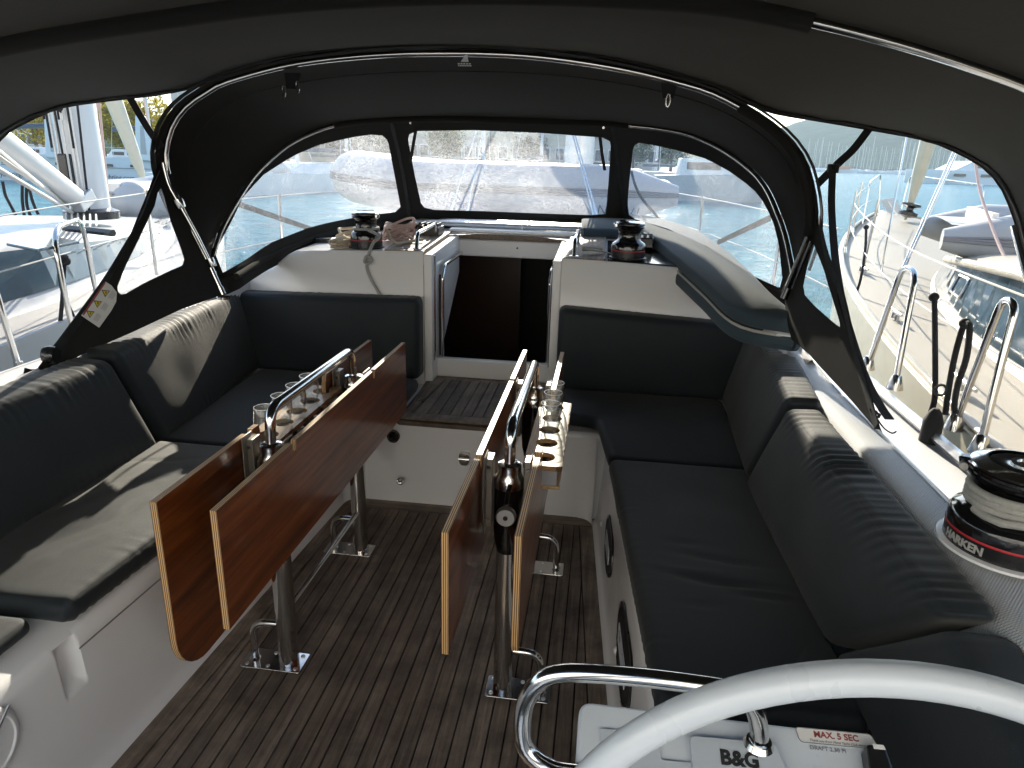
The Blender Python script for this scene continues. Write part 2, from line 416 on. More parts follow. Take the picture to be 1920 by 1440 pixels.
def obj(name, g, mat, parent=None, smooth=30, bevel=0., loc=None, segs=2, recalc=True):
    """one mesh object; g holds world points, stored about the root's origin"""
    me = bpy.data.meshes.new(name)
    L = V(root_of(parent).location) if parent else V(loc or (0, 0, 0))
    me.from_pydata([(x-L.x, y-L.y, z-L.z) for x, y, z in g.v], [], g.f)
    mats = mat if isinstance(mat, (list, tuple)) else [mat]
    for q in mats: me.materials.append(MAT[q])
    if len(mats) > 1: me.polygons.foreach_set('material_index', g.m)
    if recalc:
        bm = bmesh.new(); bm.from_mesh(me); bmesh.ops.recalc_face_normals(bm, faces=bm.faces); bm.to_mesh(me); bm.free()
    if smooth:
        me.polygons.foreach_set('use_smooth', [True]*len(me.polygons)); me.set_sharp_from_angle(angle=R(smooth))
    me.update()
    o = bpy.data.objects.new(name, me); COL.objects.link(o)
    if parent: o.parent = parent
    else: o.location = L
    if bevel:
        b = o.modifiers.new('bevel', 'BEVEL'); b.width = bevel; b.segments = segs; b.limit_method = 'ANGLE'; b.angle_limit = R(40)
    return o
def text(name, s, mat, parent, M, size, depth=.0006, align='CENTER', shear=0., bend=None, bold=0.):
    """lettering as a thin mesh; M places the text's x (reading), y (up), z (outward) axes"""
    c = bpy.data.curves.new(name, 'FONT'); c.body = s; c.size = size; c.extrude = depth; c.align_x = align; c.align_y = 'CENTER'; c.shear = shear; c.offset = bold
    c.resolution_u = 3
    t = bpy.data.objects.new('tmp', c); COL.objects.link(t); dg = bpy.context.evaluated_depsgraph_get()
    me = bpy.data.meshes.new_from_object(t.evaluated_get(dg)); bpy.data.objects.remove(t); bpy.data.curves.remove(c)
    for v in me.vertices:
        if bend: v.co = bend(v.co)
        else: v.co = M @ v.co
        if parent: v.co = v.co - V(root_of(parent).location)
    me.materials.clear(); me.materials.append(MAT[mat]); me.name = name
    o = bpy.data.objects.new(name, me); COL.objects.link(o); o.parent = parent; return o
def frame(origin, xdir, ydir):
    x = V(xdir).normalized(); z = x.cross(V(ydir)).normalized(); y = z.cross(x)
    return Matrix(((x.x, y.x, z.x, origin[0]), (x.y, y.y, z.y, origin[1]), (x.z, y.z, z.z, origin[2]), (0, 0, 0, 1)))
def copy_tree(o, parent=None):
    c = o.copy(); COL.objects.link(c)
    if parent: c.parent = parent
    for ch in list(o.children): copy_tree(ch, c)
    return c
def cushion(c8, r=.03, step=.022, puff=.012, gather=0., crease=(), seed=0, sag=0.):
    """soft pad: 8 corners (inner face loop then outer face loop), rounded edges, puffed face, gathered seams"""
    c = [V(p) for p in c8]
    lu = ((c[1]-c[0]).length + (c[6]-c[7]).length)/2; lv = ((c[3]-c[0]).length + (c[6]-c[5]).length)/2; lw = ((c[4]-c[0]).length + (c[6]-c[2]).length)/2
    def ticks(h, st):
        rr = min(r, h*.95); inner = max(2, int((2*h-2*rr)/st)); e = [h-rr+rr*f for f in (.35, .68, .88, 1.)]
        return [-x for x in e[::-1]] + [-(h-rr) + (2*h-2*rr)*i/inner for i in range(inner+1)] + e
    H = (lu/2, lv/2, lw/2); T = [ticks(H[0], step), ticks(H[1], step*1.4), ticks(H[2], .04)]
    g = G(); idx = {}
    def tri(p):
        u, v, w_ = [(p[i]/H[i]+1)/2 for i in range(3)]
        a = (c[0]*(1-u)+c[1]*u)*(1-v) + (c[3]*(1-u)+c[2]*u)*v; b = (c[4]*(1-u)+c[5]*u)*(1-v) + (c[7]*(1-u)+c[6]*u)*v
        return a*(1-w_) + b*w_
    def vert(p):
        key = tuple(round(x, 6) for x in p)
        if key in idx: return idx[key]
        q = V([max(-(H[i]-min(r, H[i]*.95)), min(H[i]-min(r, H[i]*.95), p[i])) for i in range(3)])
        d = V(p) - q; n = d.normalized()
        p2 = q + V([n[i]*min(r, H[i]*.95) for i in range(3)])
        un, vn = p[0]/H[0], p[1]/H[1]; top = max(0, p2[2]/H[2])
        f = (1-un**4)*(1-vn**4); dz = puff*f*(1 if p2[2] > 0 else .2)
        s3 = V((p2[0]*1.3+seed*3.1, p2[1]*1.3, p2[2])); dz += .006*f*noise.noise(s3*4.)
        if gather:
            ev = H[1]-abs(p2[1]); eu = H[0]-abs(p2[0])
            wv = math.sin(p2[0]*(2*math.pi/.034) + 5*noise.noise(V((p2[0]*9, seed, p2[1]*3))))*max(0, noise.noise(V((p2[0]*5, seed+9, 2.)))+.45)
            dz += gather*wv*math.exp(-((ev-.02)/.055)**2) * (1 if p2[1] > 0 else .4)
        for (cu, cv, lu_, lv_, am, an) in crease:
            x, y = p2[0]-cu*H[0], p2[1]-cv*H[1]; xa = x*math.cos(an)+y*math.sin(an); ya = -x*math.sin(an)+y*math.cos(an)
            ya += .012*math.sin(xa*14+cu*7)
            dz += am*math.exp(-(ya/lv_)**2)*math.exp(-(xa/lu_)**2)*top
        nn = n if n.length > 0 else V((0, 0, 1))
        p3 = p2 + nn*dz
        idx[key] = len(g.v); g.v.append(tuple(tri(p3))); return idx[key]
    for ax in range(3):
        a, b = [i for i in range(3) if i != ax]
        for sgn in (-1, 1):
            for i in range(len(T[a])-1):
                for j in range(len(T[b])-1):
                    q = []
                    for ii, jj in ((i, j), (i+1, j), (i+1, j+1), (i, j+1)):
                        p = [0, 0, 0]; p[ax] = sgn*H[ax]; p[a] = T[a][ii]; p[b] = T[b][jj]; q.append(vert(p))
                    if len(set(q)) >= 3: g.f.append(tuple(dict.fromkeys(q))); g.m.append(0)
    return g
def polycushion(poly, z0, z1, r=.025):
    """pad with any plan outline: rounded upper and lower rim"""
    P = [V((p[0], p[1], 0)) for p in roundpoly([(a, b, 0) for a, b in poly], .05, 4)]; n = len(P)
    ar = sum(P[i-1].x*P[i].y - P[i].x*P[i-1].y for i in range(n)); sg = 1 if ar > 0 else -1
    nr = []
    for i in range(n):
        d = (P[(i+1) % n]-P[i-1]).normalized(); nr.append(V((-d.y, d.x, 0))*sg)
    prof = [(r, z0), (r*.3, z0+r*.3), (0, z0+r), (0, z1-r), (r*.3, z1-r*.3), (r, z1)]
    g = G(); g.loft([[p + nr[i]*o + V((0, 0, z)) for i, p in enumerate(P)] for o, z in prof], True, 0, True); return g
# ================================================================== the place: water, hill
def structure(name, g, mat, smooth=0):
    return tag(obj(name, g, mat, smooth=smooth), kind='structure')
WZ = -.60
g = G(); g.add([(-1900, -500, WZ), (1900, -500, WZ), (1900, 1900, WZ), (-1900, 1900, WZ)], [(0, 1, 2, 3)])
structure('water', g, 'sea_water')
# hill across the bay, to starboard
g = G(); nx, ny = 90, 16
for j in range(ny+1):
    for i in range(nx+1):
        az = R(2 + 60*i/nx); d = 640 + 900*j/ny
        x, y = d*math.sin(az), d*math.cos(az); u = i/nx
        ridge = 78 + 40*math.exp(-((u-.40)/.16)**2) + 70*math.exp(-((u-.85)/.22)**2) - 55*math.exp(-((u-.02)/.16)**2)
        h = ridge*math.sin(min(1, j/(ny*.62))*math.pi/2)**1.2 * (.9+.2*noise.noise(V((x*.006, y*.006, 1)))) + (7*noise.noise(V((x*.03, y*.03, 4))) if j else 0)
        g.v.append((x, y, max(WZ-1 if j == 0 else WZ+.5, h)))
for j in range(ny):
    for i in range(nx):
        a = j*(nx+1)+i; g.f.append((a, a+1, a+nx+2, a+nx+1)); g.m.append(0)
structure('hill', g, 'hill_wood', 60)
# quay and wooded shore ahead and to port
g = G(); g.box((-64, 76, WZ+.55), (150, 26, 1.5), R(6)); structure('quay', g, 'concrete')
g = G(); nx, ny = 60, 8
for j in range(ny+1):
    for i in range(nx+1):
        az = R(-62 + 66*i/nx); d = 240 + 500*j/ny; x, y = d*math.sin(az), d*math.cos(az)
        h = (6+30*(j/ny)**1.3)*(.8+.5*noise.noise(V((x*.01, y*.01, 2))))
        g.v.append((x, y, WZ-.5 if j == 0 else h))
for j in range(ny):
    for i in range(nx):
        a = j*(nx+1)+i; g.f.append((a, a+1, a+nx+2, a+nx+1)); g.m.append(0)
structure('far_shore', g, 'hill_wood', 60)
g = G(); g.box((-2, -14.5, WZ+.45), (70, 20, .9)); structure('pontoon', g, 'concrete')
# ================================================================== our yacht
XC = -.58                                           # centreline
Y_ = thing('sailing_yacht', 'white sailing yacht whose teak-floored cockpit holds two folded tables', 'yacht', (XC, 3., 0))
def mir(x): return 2*XC - x
# --- hull and side decks
def halfbeam(y): t = max(0, (y-3.)/9.0); return 1.86*(1-t**2.2) if t < 1 else .02
secs = []
for y in np.linspace(-1.6, 11.9, 28):
    b = max(.03, halfbeam(y)); zs = .70+.012*max(0, y-3)
    secs.append([(XC+s*b*k, y, z) for s, k, z in ((-1, .45, -1.2), (-1, .93, WZ-.1), (-1, 1., zs), (1, 1., zs), (1, .93, WZ-.1), (1, .45, -1.2))])
gh = G(); gd = G()
for i in range(len(secs)-1):
    for j in (0, 1, 3, 4): gh.add([secs[i][j], secs[i][j+1], secs[i+1][j+1], secs[i+1][j]], [(0, 1, 2, 3)])
obj('hull', gh, 'gelcoat', Y_, 60)
gd = G()
for s in (-1, 1):
    st = []
    for y in np.linspace(-1.6, 11.9, 60):
        b = max(.03, halfbeam(y)); zs = .70+.012*max(0, y-3); inn = min(1.40, b*.98) if y < 3.7 else min(1.05, b*.7)
        st.append([(XC+s*b, y, zs), (XC+s*(b*.5+inn*.5), y, zs+.012), (XC+s*inn, y, zs+.02)])
    gd.loft(st)
st = []
for y in np.linspace(6.5, 11.8, 24):
    b = max(.03, halfbeam(y))*.72; zs = .722+.012*max(0, y-3); st.append([(XC-b, y, zs), (XC, y, zs+.03), (XC+b, y, zs)])
gd.loft(st); obj('deck', gd, 'nonslip', Y_, 40)
for s in (-1, 1):
    g = G(); g.tube([(XC+s*(halfbeam(y)-.03), y, .73+.012*max(0, y-3)) for y in np.linspace(-1.5, 11.5, 40)], .02, 6); obj('toe_rail', g, 'aluminium', Y_)
# --- coamings
for s in (-1, 1):
    secs = []
    for y in np.linspace(-1.5, 3.62, 40):
        up = .10*max(0, min(1, (y-2.45)/.9))**1.5; k = max(0, min(1, (y-2.9)/.7)); inn = 1.33 - .0*k
        pr = [(1.36, .40), (1.33, .865+up), (1.345, .890+up), (1.37, .897+up), (1.445, .895+up), (1.452, .887+up), (1.50, .80+up*.7), (1.545, .735), (1.60, .716)]
        secs.append([(XC+s*a, y, z) for a, z in pr])
    g = G(); g.loft(secs); obj('coaming', g, 'nonslip', Y_, 50)
    g = G(); g.tube([(XC+s*1.449, y, .8935+.10*max(0, min(1, (y-2.45)/.9))**1.5) for y in np.linspace(-1.4, 3.3, 60)], .006, 6); obj('coaming_edge', g, 'gelcoat', Y_)
# --- cockpit sole: bedding, planks and margin boards
sole = G(); sole.box((XC, 1.3, -.045), (1.5, 3.6, .07)); sole = obj('cockpit_sole', sole, 'caulk', Y_, 0)
PL, PR = (V((-1.285, .9)), V((-1.185, 3.03))), (V((.175, .9)), V((.040, 3.03)))     # floor edges
def edge_n(e, sgn): d = (e[1]-e[0]).normalized(); return (sgn*d.y, -sgn*d.x)
NL, NR = edge_n(PL, -1), edge_n(PR, 1)
MW = .062
def off(e, n, d): return (e[0][0]-n[0]*d, e[0][1]-n[1]*d)
def plank(poly, z0, z1, mat, parent, name='plank', bev=.0012):
    g_ = G(); g_.prism([(x, y, z0) for x, y in poly], (0, 0, z1-z0)); return obj(name, g_, mat, parent, 0)
x_ref = AZ(254.7, 1440, 0).x; pitch = .0501
k0 = int((-1.35-x_ref)/pitch)-1
for k in range(k0, k0+34):
    xa = x_ref + k*pitch + .0026; xb = xa + pitch - .0052
    if xb < -1.27 or xa > .16: continue
    poly = [(xa, .25), (xb, .25), (xb, 2.945), (xa, 2.945)]
    poly = clip(poly, off(PL, NL, MW+.005), NL)
    if len(poly) >= 3: poly = clip(poly, off(PR, NR, MW+.005), NR)
    if len(poly) >= 3: plank(poly, -.012, 0, 'teak_deck', sole)
big = [(-1.5, .25), (.5, .25), (.5, 2.945), (-1.5, 2.945)]
for e, n in ((PL, NL), (PR, NR)):
    p = clip(big, off(e, n, -.02), n); p = clip(p, off(e, n, MW), (-n[0], -n[1])); plank(p, -.012, .0008, 'teak_deck', sole, 'margin_plank')
plank([(-1.21, 2.951), (.07, 2.951), (.06, 3.04), (-1.2, 3.04)], -.012, .0008, 'teak_deck_x', sole, 'margin_plank')
# --- bridge deck, seat bases
ZS = .44
def base(pts, name, mat='gelcoat', bevel=.018, lab=None):
    g_ = G(); g_.prism([(x, y, -.05) for x, y in pts], (0, 0, ZS+.05)); o = obj(name, g_, mat, Y_, 30, bevel, segs=4)
    return o
bridge = base([(mir(.66)-.1, 3.03), (.66, 3.03), (.66, 3.73), (mir(.66)-.1, 3.73)], 'bridge_deck', bevel=.025)
# starboard base leans outwards, with a soft fillet to the bridge deck
def seatbase(sgn):
    e, n = (PR, NR) if sgn > 0 else (PL, NL); secs = []
    ts_ = np.linspace(-.3, .985, 26) if sgn > 0 else np.concatenate([np.linspace(-.3, .17, 8), np.linspace(.178, .24, 26), np.linspace(.26, .985, 16)])
    rowz = [(-.004, -.05), (-.002, .0), (.012, .02), (.020, .05)] + [(.020+(z-.05)*.055, z) for z in np.linspace(.10, .40, 31 if sgn < 0 else 4)] + [(.048, .43), (.066, ZS), (.62, ZS)]
    def dent(y, z):               # finger scoop moulded into the port seat front
        if sgn > 0: return 0.
        u = (y-1.338)/.036; v = (z-.345)/.062
        return .022*max(0., 1-max(abs(u)**3, abs(v)**4 if v < 0 else 0.)) if abs(u) < 1 and -1 < v and z < .405 else 0.
    for t in ts_:
        p = e[0]+(e[1]-e[0])*t
        secs.append([(p.x+n[0]*(o+dent(p.y, z)), p.y, z) for o, z in rowz])
    g_ = G(); g_.loft(secs); return obj('seat_base', g_, 'gelcoat', Y_, 50)
sbS, sbP = seatbase(1), seatbase(-1)
# rounded inner corners where the seat bases meet the bridge deck
for cx, s in ((PR[1].x, -1), (PL[1].x, 1)):
    secs = []
    for a in np.linspace(0, math.pi/2, 9):
        R_ = .07; x = cx + s*R_*(1-math.sin(a)); y = 3.025 - R_*(1-math.cos(a))
        secs.append([(x, y, z) for z in (-.04, .0, .43)])
    g = G(); g.loft(secs); obj('corner_fillet', g, 'gelcoat', Y_, 60)
# open lockers in the starboard seat front
for (y0, y1, zc, hh) in ((2.24, 2.60, .215, .088), (1.56, 1.98, .235, .10)):
    e, n = PR, NR; d = (e[1]-e[0]).normalized()
    def onface(y, z, o=0.):
        t = (y-e[0].y)/(e[1].y-e[0].y); p = e[0]+(e[1]-e[0])*t; oo = .020 + (z-.05)*.05
        return V((p.x + n[0]*(oo+o), y, z))
    out = roundpoly([onface(y0, zc-hh*.2), onface(y0+.10, zc-hh), onface(y1-.10, zc-hh), onface(y1, zc+hh*.2), onface(y1-.06, zc+hh), onface(y0+.06, zc+hh)], .05, 4)
    c = sum(out, V())/len(out)
    inn = [p+(c-p)*.10 for p in out]; dep = [p+V((.02, 0, 0)) for p in inn]
    pr = [p+V((-.006, 0, 0)) for p in out]; pi = [p+V((-.006, 0, 0)) for p in inn]
    g = G(); g.loft([out, pr, pi, dep], True); lk = obj('locker_opening', g, 'black_plastic', sbS, 40)
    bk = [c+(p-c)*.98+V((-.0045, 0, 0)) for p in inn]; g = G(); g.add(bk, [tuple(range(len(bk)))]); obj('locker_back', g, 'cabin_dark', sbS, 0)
    g = G(); q = [onface(y0+.10, zc-.03, -.009), onface(y1-.10, zc-.03, -.009), onface(y1-.08, zc+.02, -.009), onface(y0+.12, zc+.02, -.009)]; g.prism(q, (.003, 0, 0)); obj('stowed_panel', g, 'console_white', sbS, 0)
for p in ((.128, 1.55), (.085, 2.22)):
    g = G(); g.lathe([(.010, 0), (.010, .004), (.004, .007)], (p[0]-.02, p[1], .425), 12, axis=(-1, 0, .1)); obj('cushion_stud', g, 'nylon_white', sbS)
# port seat front: lid seam, finger notch, loudspeaker
def pface(y, z, o=0.):
    t = (y-PL[0].y)/(PL[1].y-PL[0].y); p = PL[0]+(PL[1]-PL[0])*t; oo = .020+(z-.05)*.05
    return V((p.x+NL[0]*(oo+o), y, z))
g = G(); g.tube([pface(y, .385, -.0005) for y in np.linspace(1.37, 2.9, 20)], .0022, 5); obj('lid_seam', g, 'grey_print', sbP)
sp = pface(1.075, .345, -.004)
g = G(); ax = V((1, 0, .06)); g.lathe([(.088, 0), (.088, .006), (.080, .012), (.072, .012), (.070, .007)], sp, 40, axis=ax); spk = obj('loudspeaker', g, 'nylon_white', sbP, 40)
g = G()
for a in np.linspace(-.058, .058, 13):
    hl = math.sqrt(max(0, .066**2-a*a)); g.box(sp+V((.0095, a*.75, a*.66)), (.004, .0035, 2*hl), 0, rx=R(-48))
obj('grille', g, 'console_white', spk, 0)
# --- bridge step: teak grating boards
step = G(); step.box((-.55, 3.37, .435), (.74, .70, .03)); step = obj('bridge_step', step, 'caulk', Y_, 0)
for k in range(12):
    xa = -.840+k*.0545; poly = [(xa, 3.092), (xa+.0495, 3.092), (xa+.0495, 3.645), (xa, 3.645)]
    if k == 0: poly = [(xa-.015, 3.092), (xa+.0495, 3.092), (xa+.0495, 3.645), (xa+.022, 3.645)]
    plank(poly, .448, .460, 'teak_step', step)
def margin(poly, name='margin_plank', m='teak_step'):
    g_ = G(); g_.prism([(x, y, .447) for x, y in poly], (0, 0, .0138)); return obj(name, g_, m, step, 0, .003)
margin([(-.91, 3.018), (-.20, 3.018), (-.20, 3.086), (-.91, 3.086)])
margin([(-.93, 3.65), (-.20, 3.65), (-.20, 3.70), (-.91, 3.70)])
margin([(-.905, 3.26), (-.875, 3.27), (-.857, 3.30), (-.848, 3.36), (-.826, 3.645), (-.925, 3.645)])
margin([(-.905, 3.092), (-.863, 3.092), (-.858, 3.25), (-.868, 3.258), (-.905, 3.25)])
g = G(); g.box((-.55, 3.012, .432), (.72, .014, .022)); obj('step_nosing', g, 'teak_deck_x', step, 0, .003)
# fittings on the bridge-deck riser
def fitting(px, py):
    return AY(px, py, 3.005)
p = fitting(870, 862)
g = G(); g.prism(roundpoly([(p.x-.026, 3.004, p.z+.032), (p.x+.026, 3.004, p.z+.032), (p.x+.026, 3.004, p.z-.012), (p.x+.016, 3.004, p.z-.032), (p.x-.016, 3.004, p.z-.032), (p.x-.026, 3.004, p.z-.012)], .012, 3), (0, .026, 0)); la = obj('latch', g, 'stainless', bridge, 40, .002)
g = G(); g.tube([(p.x-.026, 2.999, p.z+.004), (p.x+.026, 2.999, p.z+.004)], .005, 8); g.lathe([(.011, 0), (.011, .006)], (p.x, 3.004, p.z-.014), 16, axis=(0, -1, 0)); obj('latch_hinge', g, 'stainless', la, 40)
p = fitting(750, 903)
g = G(); g.tube(fillet([(p.x-.014, 3.012, p.z), (p.x-.014, 2.99, p.z), (p.x+.014, 2.99, p.z), (p.x+.014, 3.012, p.z)], .01), .005, 8); g.lathe([(.020, 0), (.018, .006)], (p.x, 3.012, p.z), 18, axis=(0, -1, 0)); obj('pad_eye', g, 'stainless', bridge, 40)
p = fitting(738, 818)
g = G(); g.lathe([(.030, 0), (.030, .02), (.022, .026), (.014, .05), (.008, .055)], (p.x, 3.012, p.z), 20, axis=(0, -1, 0)); obj('shower_socket', g, 'black_plastic', bridge, 40)
# --- coachroof
def roofz(x, y):
    c = 1 - ((x-XC)/1.35)**2
    zt = np.interp(y, [3.6, 4.2, 4.9, 6, 7.4, 8.6], [1.125, 1.15, 1.165, 1.10, .92, .78])
    return zt + .05*max(-.5, c)
def wide(y): return np.interp(y, [3.0, 3.6, 4.9, 6, 7.4, 8.6], [1.06, 1.06, 1.04, .93, .72, .5])
def roofsec(y, xs): return [(x, y, roofz(x, y)) for x in xs]
BY = 3.60
g = G()
ys = np.linspace(BY, 8.6, 26)
for s in (-1, 1):
    secs = []
    for y in ys:
        wd = wide(y); inn = .37 if y < 4.305 else 0.
        xs = [XC+s*(inn+(wd-inn)*t) for t in np.linspace(0, 1, 9)]
        zt = roofz(xs[-1], y); foot = .73+.012*max(0, y-3)
        secs.append(roofsec(y, xs) + [(XC+s*(wd+.03), y, zt-.015), (XC+s*(wd+.05), y, zt-.05), (XC+s*(wd+.16), y, foot+.0)])
    g.loft(secs)
roof = obj('coachroof', g, 'gelcoat', Y_, 45)
# aft bulkheads either side of the companionway, running out to the coamings
for s, xin in ((-1, -.93), (1, -.20)):
    xs = [xin + (XC+s*1.06-xin)*t for t in np.linspace(0, 1, 10)]
    top = [(x, BY, roofz(x, BY)) for x in xs] + [(XC+s*1.10, BY, roofz(xs[-1], BY)-.02), (XC+s*1.20, BY, 1.045), (XC+s*1.34, BY, .99), (XC+s*1.45, BY, .96)]
    rim = [(p[0], BY-.012, p[2]-.016) for p in top]; low = [(p[0], BY-.014, .40) for p in top]
    fwd = [(p[0], BY+.02, p[2]+.001) for p in top]
    g = G(); g.loft([fwd, top, rim, low]); obj('bulkhead', g, 'gelcoat', Y_, 50)
# shoulder that closes the corner between coaming and bulkhead
for s in (-1, 1):
    secs = []
    for y in np.linspace(2.75, BY+.02, 12):
        t = (y-2.75)/(BY+.02-2.75); t = t*t*(3-2*t)
        secs.append([(XC+s*a, y, z) for a, z in ((1.405, .50), (1.405-.02*t, .915+.085*t), (1.425, .935+.07*t), (1.455, .90+.06*t), (1.56, .72))])
    g = G(); g.loft(secs); obj('coaming_shoulder', g, 'gelcoat', Y_, 50)
# --- companionway: recess, lintel, sill, jambs, cabin beyond
cw = G(); cw.box((-.565, 3.735, .505), (.76, .05, .11)); cw = obj('companionway_sill', cw, 'gelcoat', Y_, 0, .008)
for s, x in ((-1, -.93), (1, -.20)):
    g = G()
    g.prism([(x, BY-.012, .44), (x, 3.71, .44), (x, 3.80, .56), (x, 4.31, .96), (x, 4.31, roofz(x, 4.3)-.004), (x, BY-.012, roofz(x, BY)-.014)], (-s*.045, 0, 0))
    jb = obj('jamb', g, 'gelcoat', Y_, 0, .006)
    xi = x - s*.050
    g = G(); g.box((xi+s*.004, 3.635, .86), (.012, .022, .58)); obj('jamb_trim', g, 'stainless', jb, 0, .004)
    g = G(); g.tube(fillet([(xi-s*.016, 3.745, .565), (xi-s*.016, 3.745, 1.02), (xi-s*.016, 3.80, 1.075), (xi-s*.016, 4.28, 1.085)], .05), .010, 10); obj('washboard_track', g, 'stainless', jb)
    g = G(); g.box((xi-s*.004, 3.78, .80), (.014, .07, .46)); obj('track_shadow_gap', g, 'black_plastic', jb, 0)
g = G(); g.box((-.565, 4.325, 1.115), (.735, .03, .105)); li = obj('hatch_lintel', g, 'gelcoat', Y_, 0, .01)
g = G(); g.box((-.56, 4.318, 1.188), (.77, .055, .034)); obj('lintel_strip', g, 'teak_board', li, 0, .003)
g = G(); g.lathe([(.006, 0), (.006, .008)], (-.52, 4.31, 1.125), 10, axis=(0, -1, 0)); obj('lock_pin', g, 'black_plastic', li)
g = G(); g.box((-.56, 4.62, 1.212), (.80, .56, .03)); obj('sliding_hatch', g, 'gelcoat', Y_, 0, .012)
cab = G()
x0, x1, y0, y1, z0, z1 = -1.55, .40, 3.765, 6.2, -.75, 1.06
cab.add([(x0, y0, z0), (x1, y0, z0), (x1, y1, z0), (x0, y1, z0)], [(0, 1, 2, 3)])
cab.add([(x0, y1, z0), (x1, y1, z0), (x1, y1, z1), (x0, y1, z1)], [(0, 1, 2, 3)])
cab.add([(x0, y0, z0), (x0, y1, z0), (x0, y1, z1), (x0, y0, z1)], [(0, 1, 2, 3)])
cab.add([(x1, y0, z0), (x1, y1, z0), (x1, y1, z1), (x1, y0, z1)], [(0, 1, 2, 3)])
cab.add([(x0, 4.36, z1), (x1, 4.36, z1), (x1, y1, z1), (x0, y1, z1)], [(0, 1, 2, 3)])
cab.add([(x0, y0, z0), (x1, y0, z0), (x1, y0, .42), (x0, y0, .42)], [(0, 1, 2, 3)])
cab = obj('cabin_lining', cab, 'cabin_dark', Y_, 0)
g = G(); g.box((-.95, 5.6, .35), (.62, .05, 1.5)); obj('cabin_bulkhead', g, 'cabin_wood', cab, 0)
g = G(); g.box((-1.05, 4.75, .12), (.72, .8, .05)); obj('galley_counter', g, 'cabin_tan', cab, 0, .005)
g = G(); g.box((-.92, 4.68, .165), (.46, .46, .04)); obj('stove', g, 'black_gloss', cab, 0, .01)
g = G(); g.tube(fillet([(-1.02, 4.30, .22), (-1.0, 4.28, .26), (-.80, 4.30, .31), (-.78, 4.31, .29)], .02), .008, 8); obj('cabin_rail', g, 'stainless', cab)
g = G(); g.lathe([(.038, 0), (.042, .02), (.042, .16), (.02, .19), (.012, .22)], (-.66, 4.55, .06), 16); obj('extinguisher', g, 'red_paint', cab)
g = G()
for i, x in enumerate((-.56, -.42, -.30)): g.prism([(x-.07, 4.3, .02), (x+.06, 4.32, .02), (x+.03, 4.34, .07), (x-.02, 4.33, .05)], (0, .05, .0))
obj('folded_paper', g, 'white_label', cab, 0)
g = G(); g.lathe([(.008, 0), (.008, 1.0)], (-.30, 4.9, .05), 8); obj('grab_post', g, 'stainless', cab)
# deck boards either side of the hatch, each with a grab handle
for s, xa, xb in ((-1, -1.145, -.935), (1, -.195, .02)):
    za = 1.172
    g = G(); g.prism([(xa, 3.60, za-.022), (xb, 3.60, za-.022), (xb, 4.34, za+.018), (xa+(-.05 if s < 0 else 0), 4.34, za+.018)], (0, 0, .024)); bd = obj('hatch_side_board', g, 'teak_board', Y_, 0, .004)
    g = G(); g.prism([(xa-.004, 3.592, za-.075), (xb, 3.592, za-.075), (xb, 4.30, za-.06), (xa-.004, 4.30, za-.06)], (0, 0, .052)); obj('board_plinth', g, 'gelcoat', bd, 0, .006)
    hx = (xa+xb)/2 + s*-.055
    pts = [(hx, 3.66, za), (hx, 3.685, za+.085), (hx, 4.08, za+.098), (hx, 4.10, za+.012)]
    g = G(); g.tube(fillet(pts, .04), .0115, 10)
    for q in (pts[0], pts[-1]): g.lathe([(.026, 0), (.026, .004), (.016, .008)], (q[0], q[1], q[2]+.002), 18)
    obj('grab_handle', g, 'stainless', bd, 50)
# tubes and straps lying across the hatch garage
for i, (ya, z, r) in enumerate(((4.42, 1.245, .017), (4.47, 1.250, .014), (4.53, 1.252, .016))):
    o = G(); o.tube([(-1.22+.02*i, ya+.03, z), (-.10, ya, z+.003)], r, 12); t_ = obj('boat_hook_pole', o, 'aluminium', None)
    tag(t_, ['aluminium pole lying across the sliding hatch, aft one of three strapped together', 'thin aluminium pole lying across the sliding hatch between two thicker poles', 'aluminium pole lying across the sliding hatch, foremost against the sprayhood window'][i], 'pole', 'poles lying on the sliding hatch')
o = G()
for yy in (4.42, 4.53): o.tube([(-.505+(.03 if yy > 4.5 else 0), yy+.013+.022*math.cos(a), 1.248+.022*math.sin(a)) for a in np.linspace(0, 2*math.pi, 14)], .006, 6)
tag(obj('pole_clip', o, 'nylon_white'), 'pale plastic clip joining the poles on the sliding hatch', 'clip')
# dark solar/instrument panel and plug on port coachroof
g = G(); p = AZ(612, 466, 1.12); g.prism(roundpoly([(p.x-.06, p.y-.05, roofz(p.x, p.y)+.001), (p.x+.05, p.y-.05, roofz(p.x, p.y)+.001), (p.x+.05, p.y+.05, roofz(p.x, p.y)+.001), (p.x-.06, p.y+.05, roofz(p.x, p.y)+.001)], .02, 3), (0, 0, .022)); obj('deck_vent', g, 'black_plastic', roof, 40, .004)
g = G(); g.prism([(.03, 3.612, roofz(.1, 3.62)+.002), (.45, 3.612, roofz(.4, 3.62)+.002), (.45, 4.3, roofz(.4, 4.3)+.002), (.03, 4.3, roofz(.1, 4.3)+.002)], (0, 0, .006)); obj('black_deck_panel', g, 'black_gloss', roof, 0, .002)
# aft deck, helm seats and stern behind the wheels
g = G(); g.box((XC, -1.65, -.03), (3.1, 2.3, .06)); obj('aft_deck', g, 'gelcoat', Y_, 0)
for s in (-1, 1):
    g = G(); g.box((XC+s*1.0, -1.75, .24), (.9, .8, .46)); obj('helm_seat', g, 'gelcoat', Y_, 0, .04)
g = G(); g.box((XC, -2.86, -.25), (3.4, .1, .75)); obj('transom', g, 'gelcoat', Y_, 0, .03)
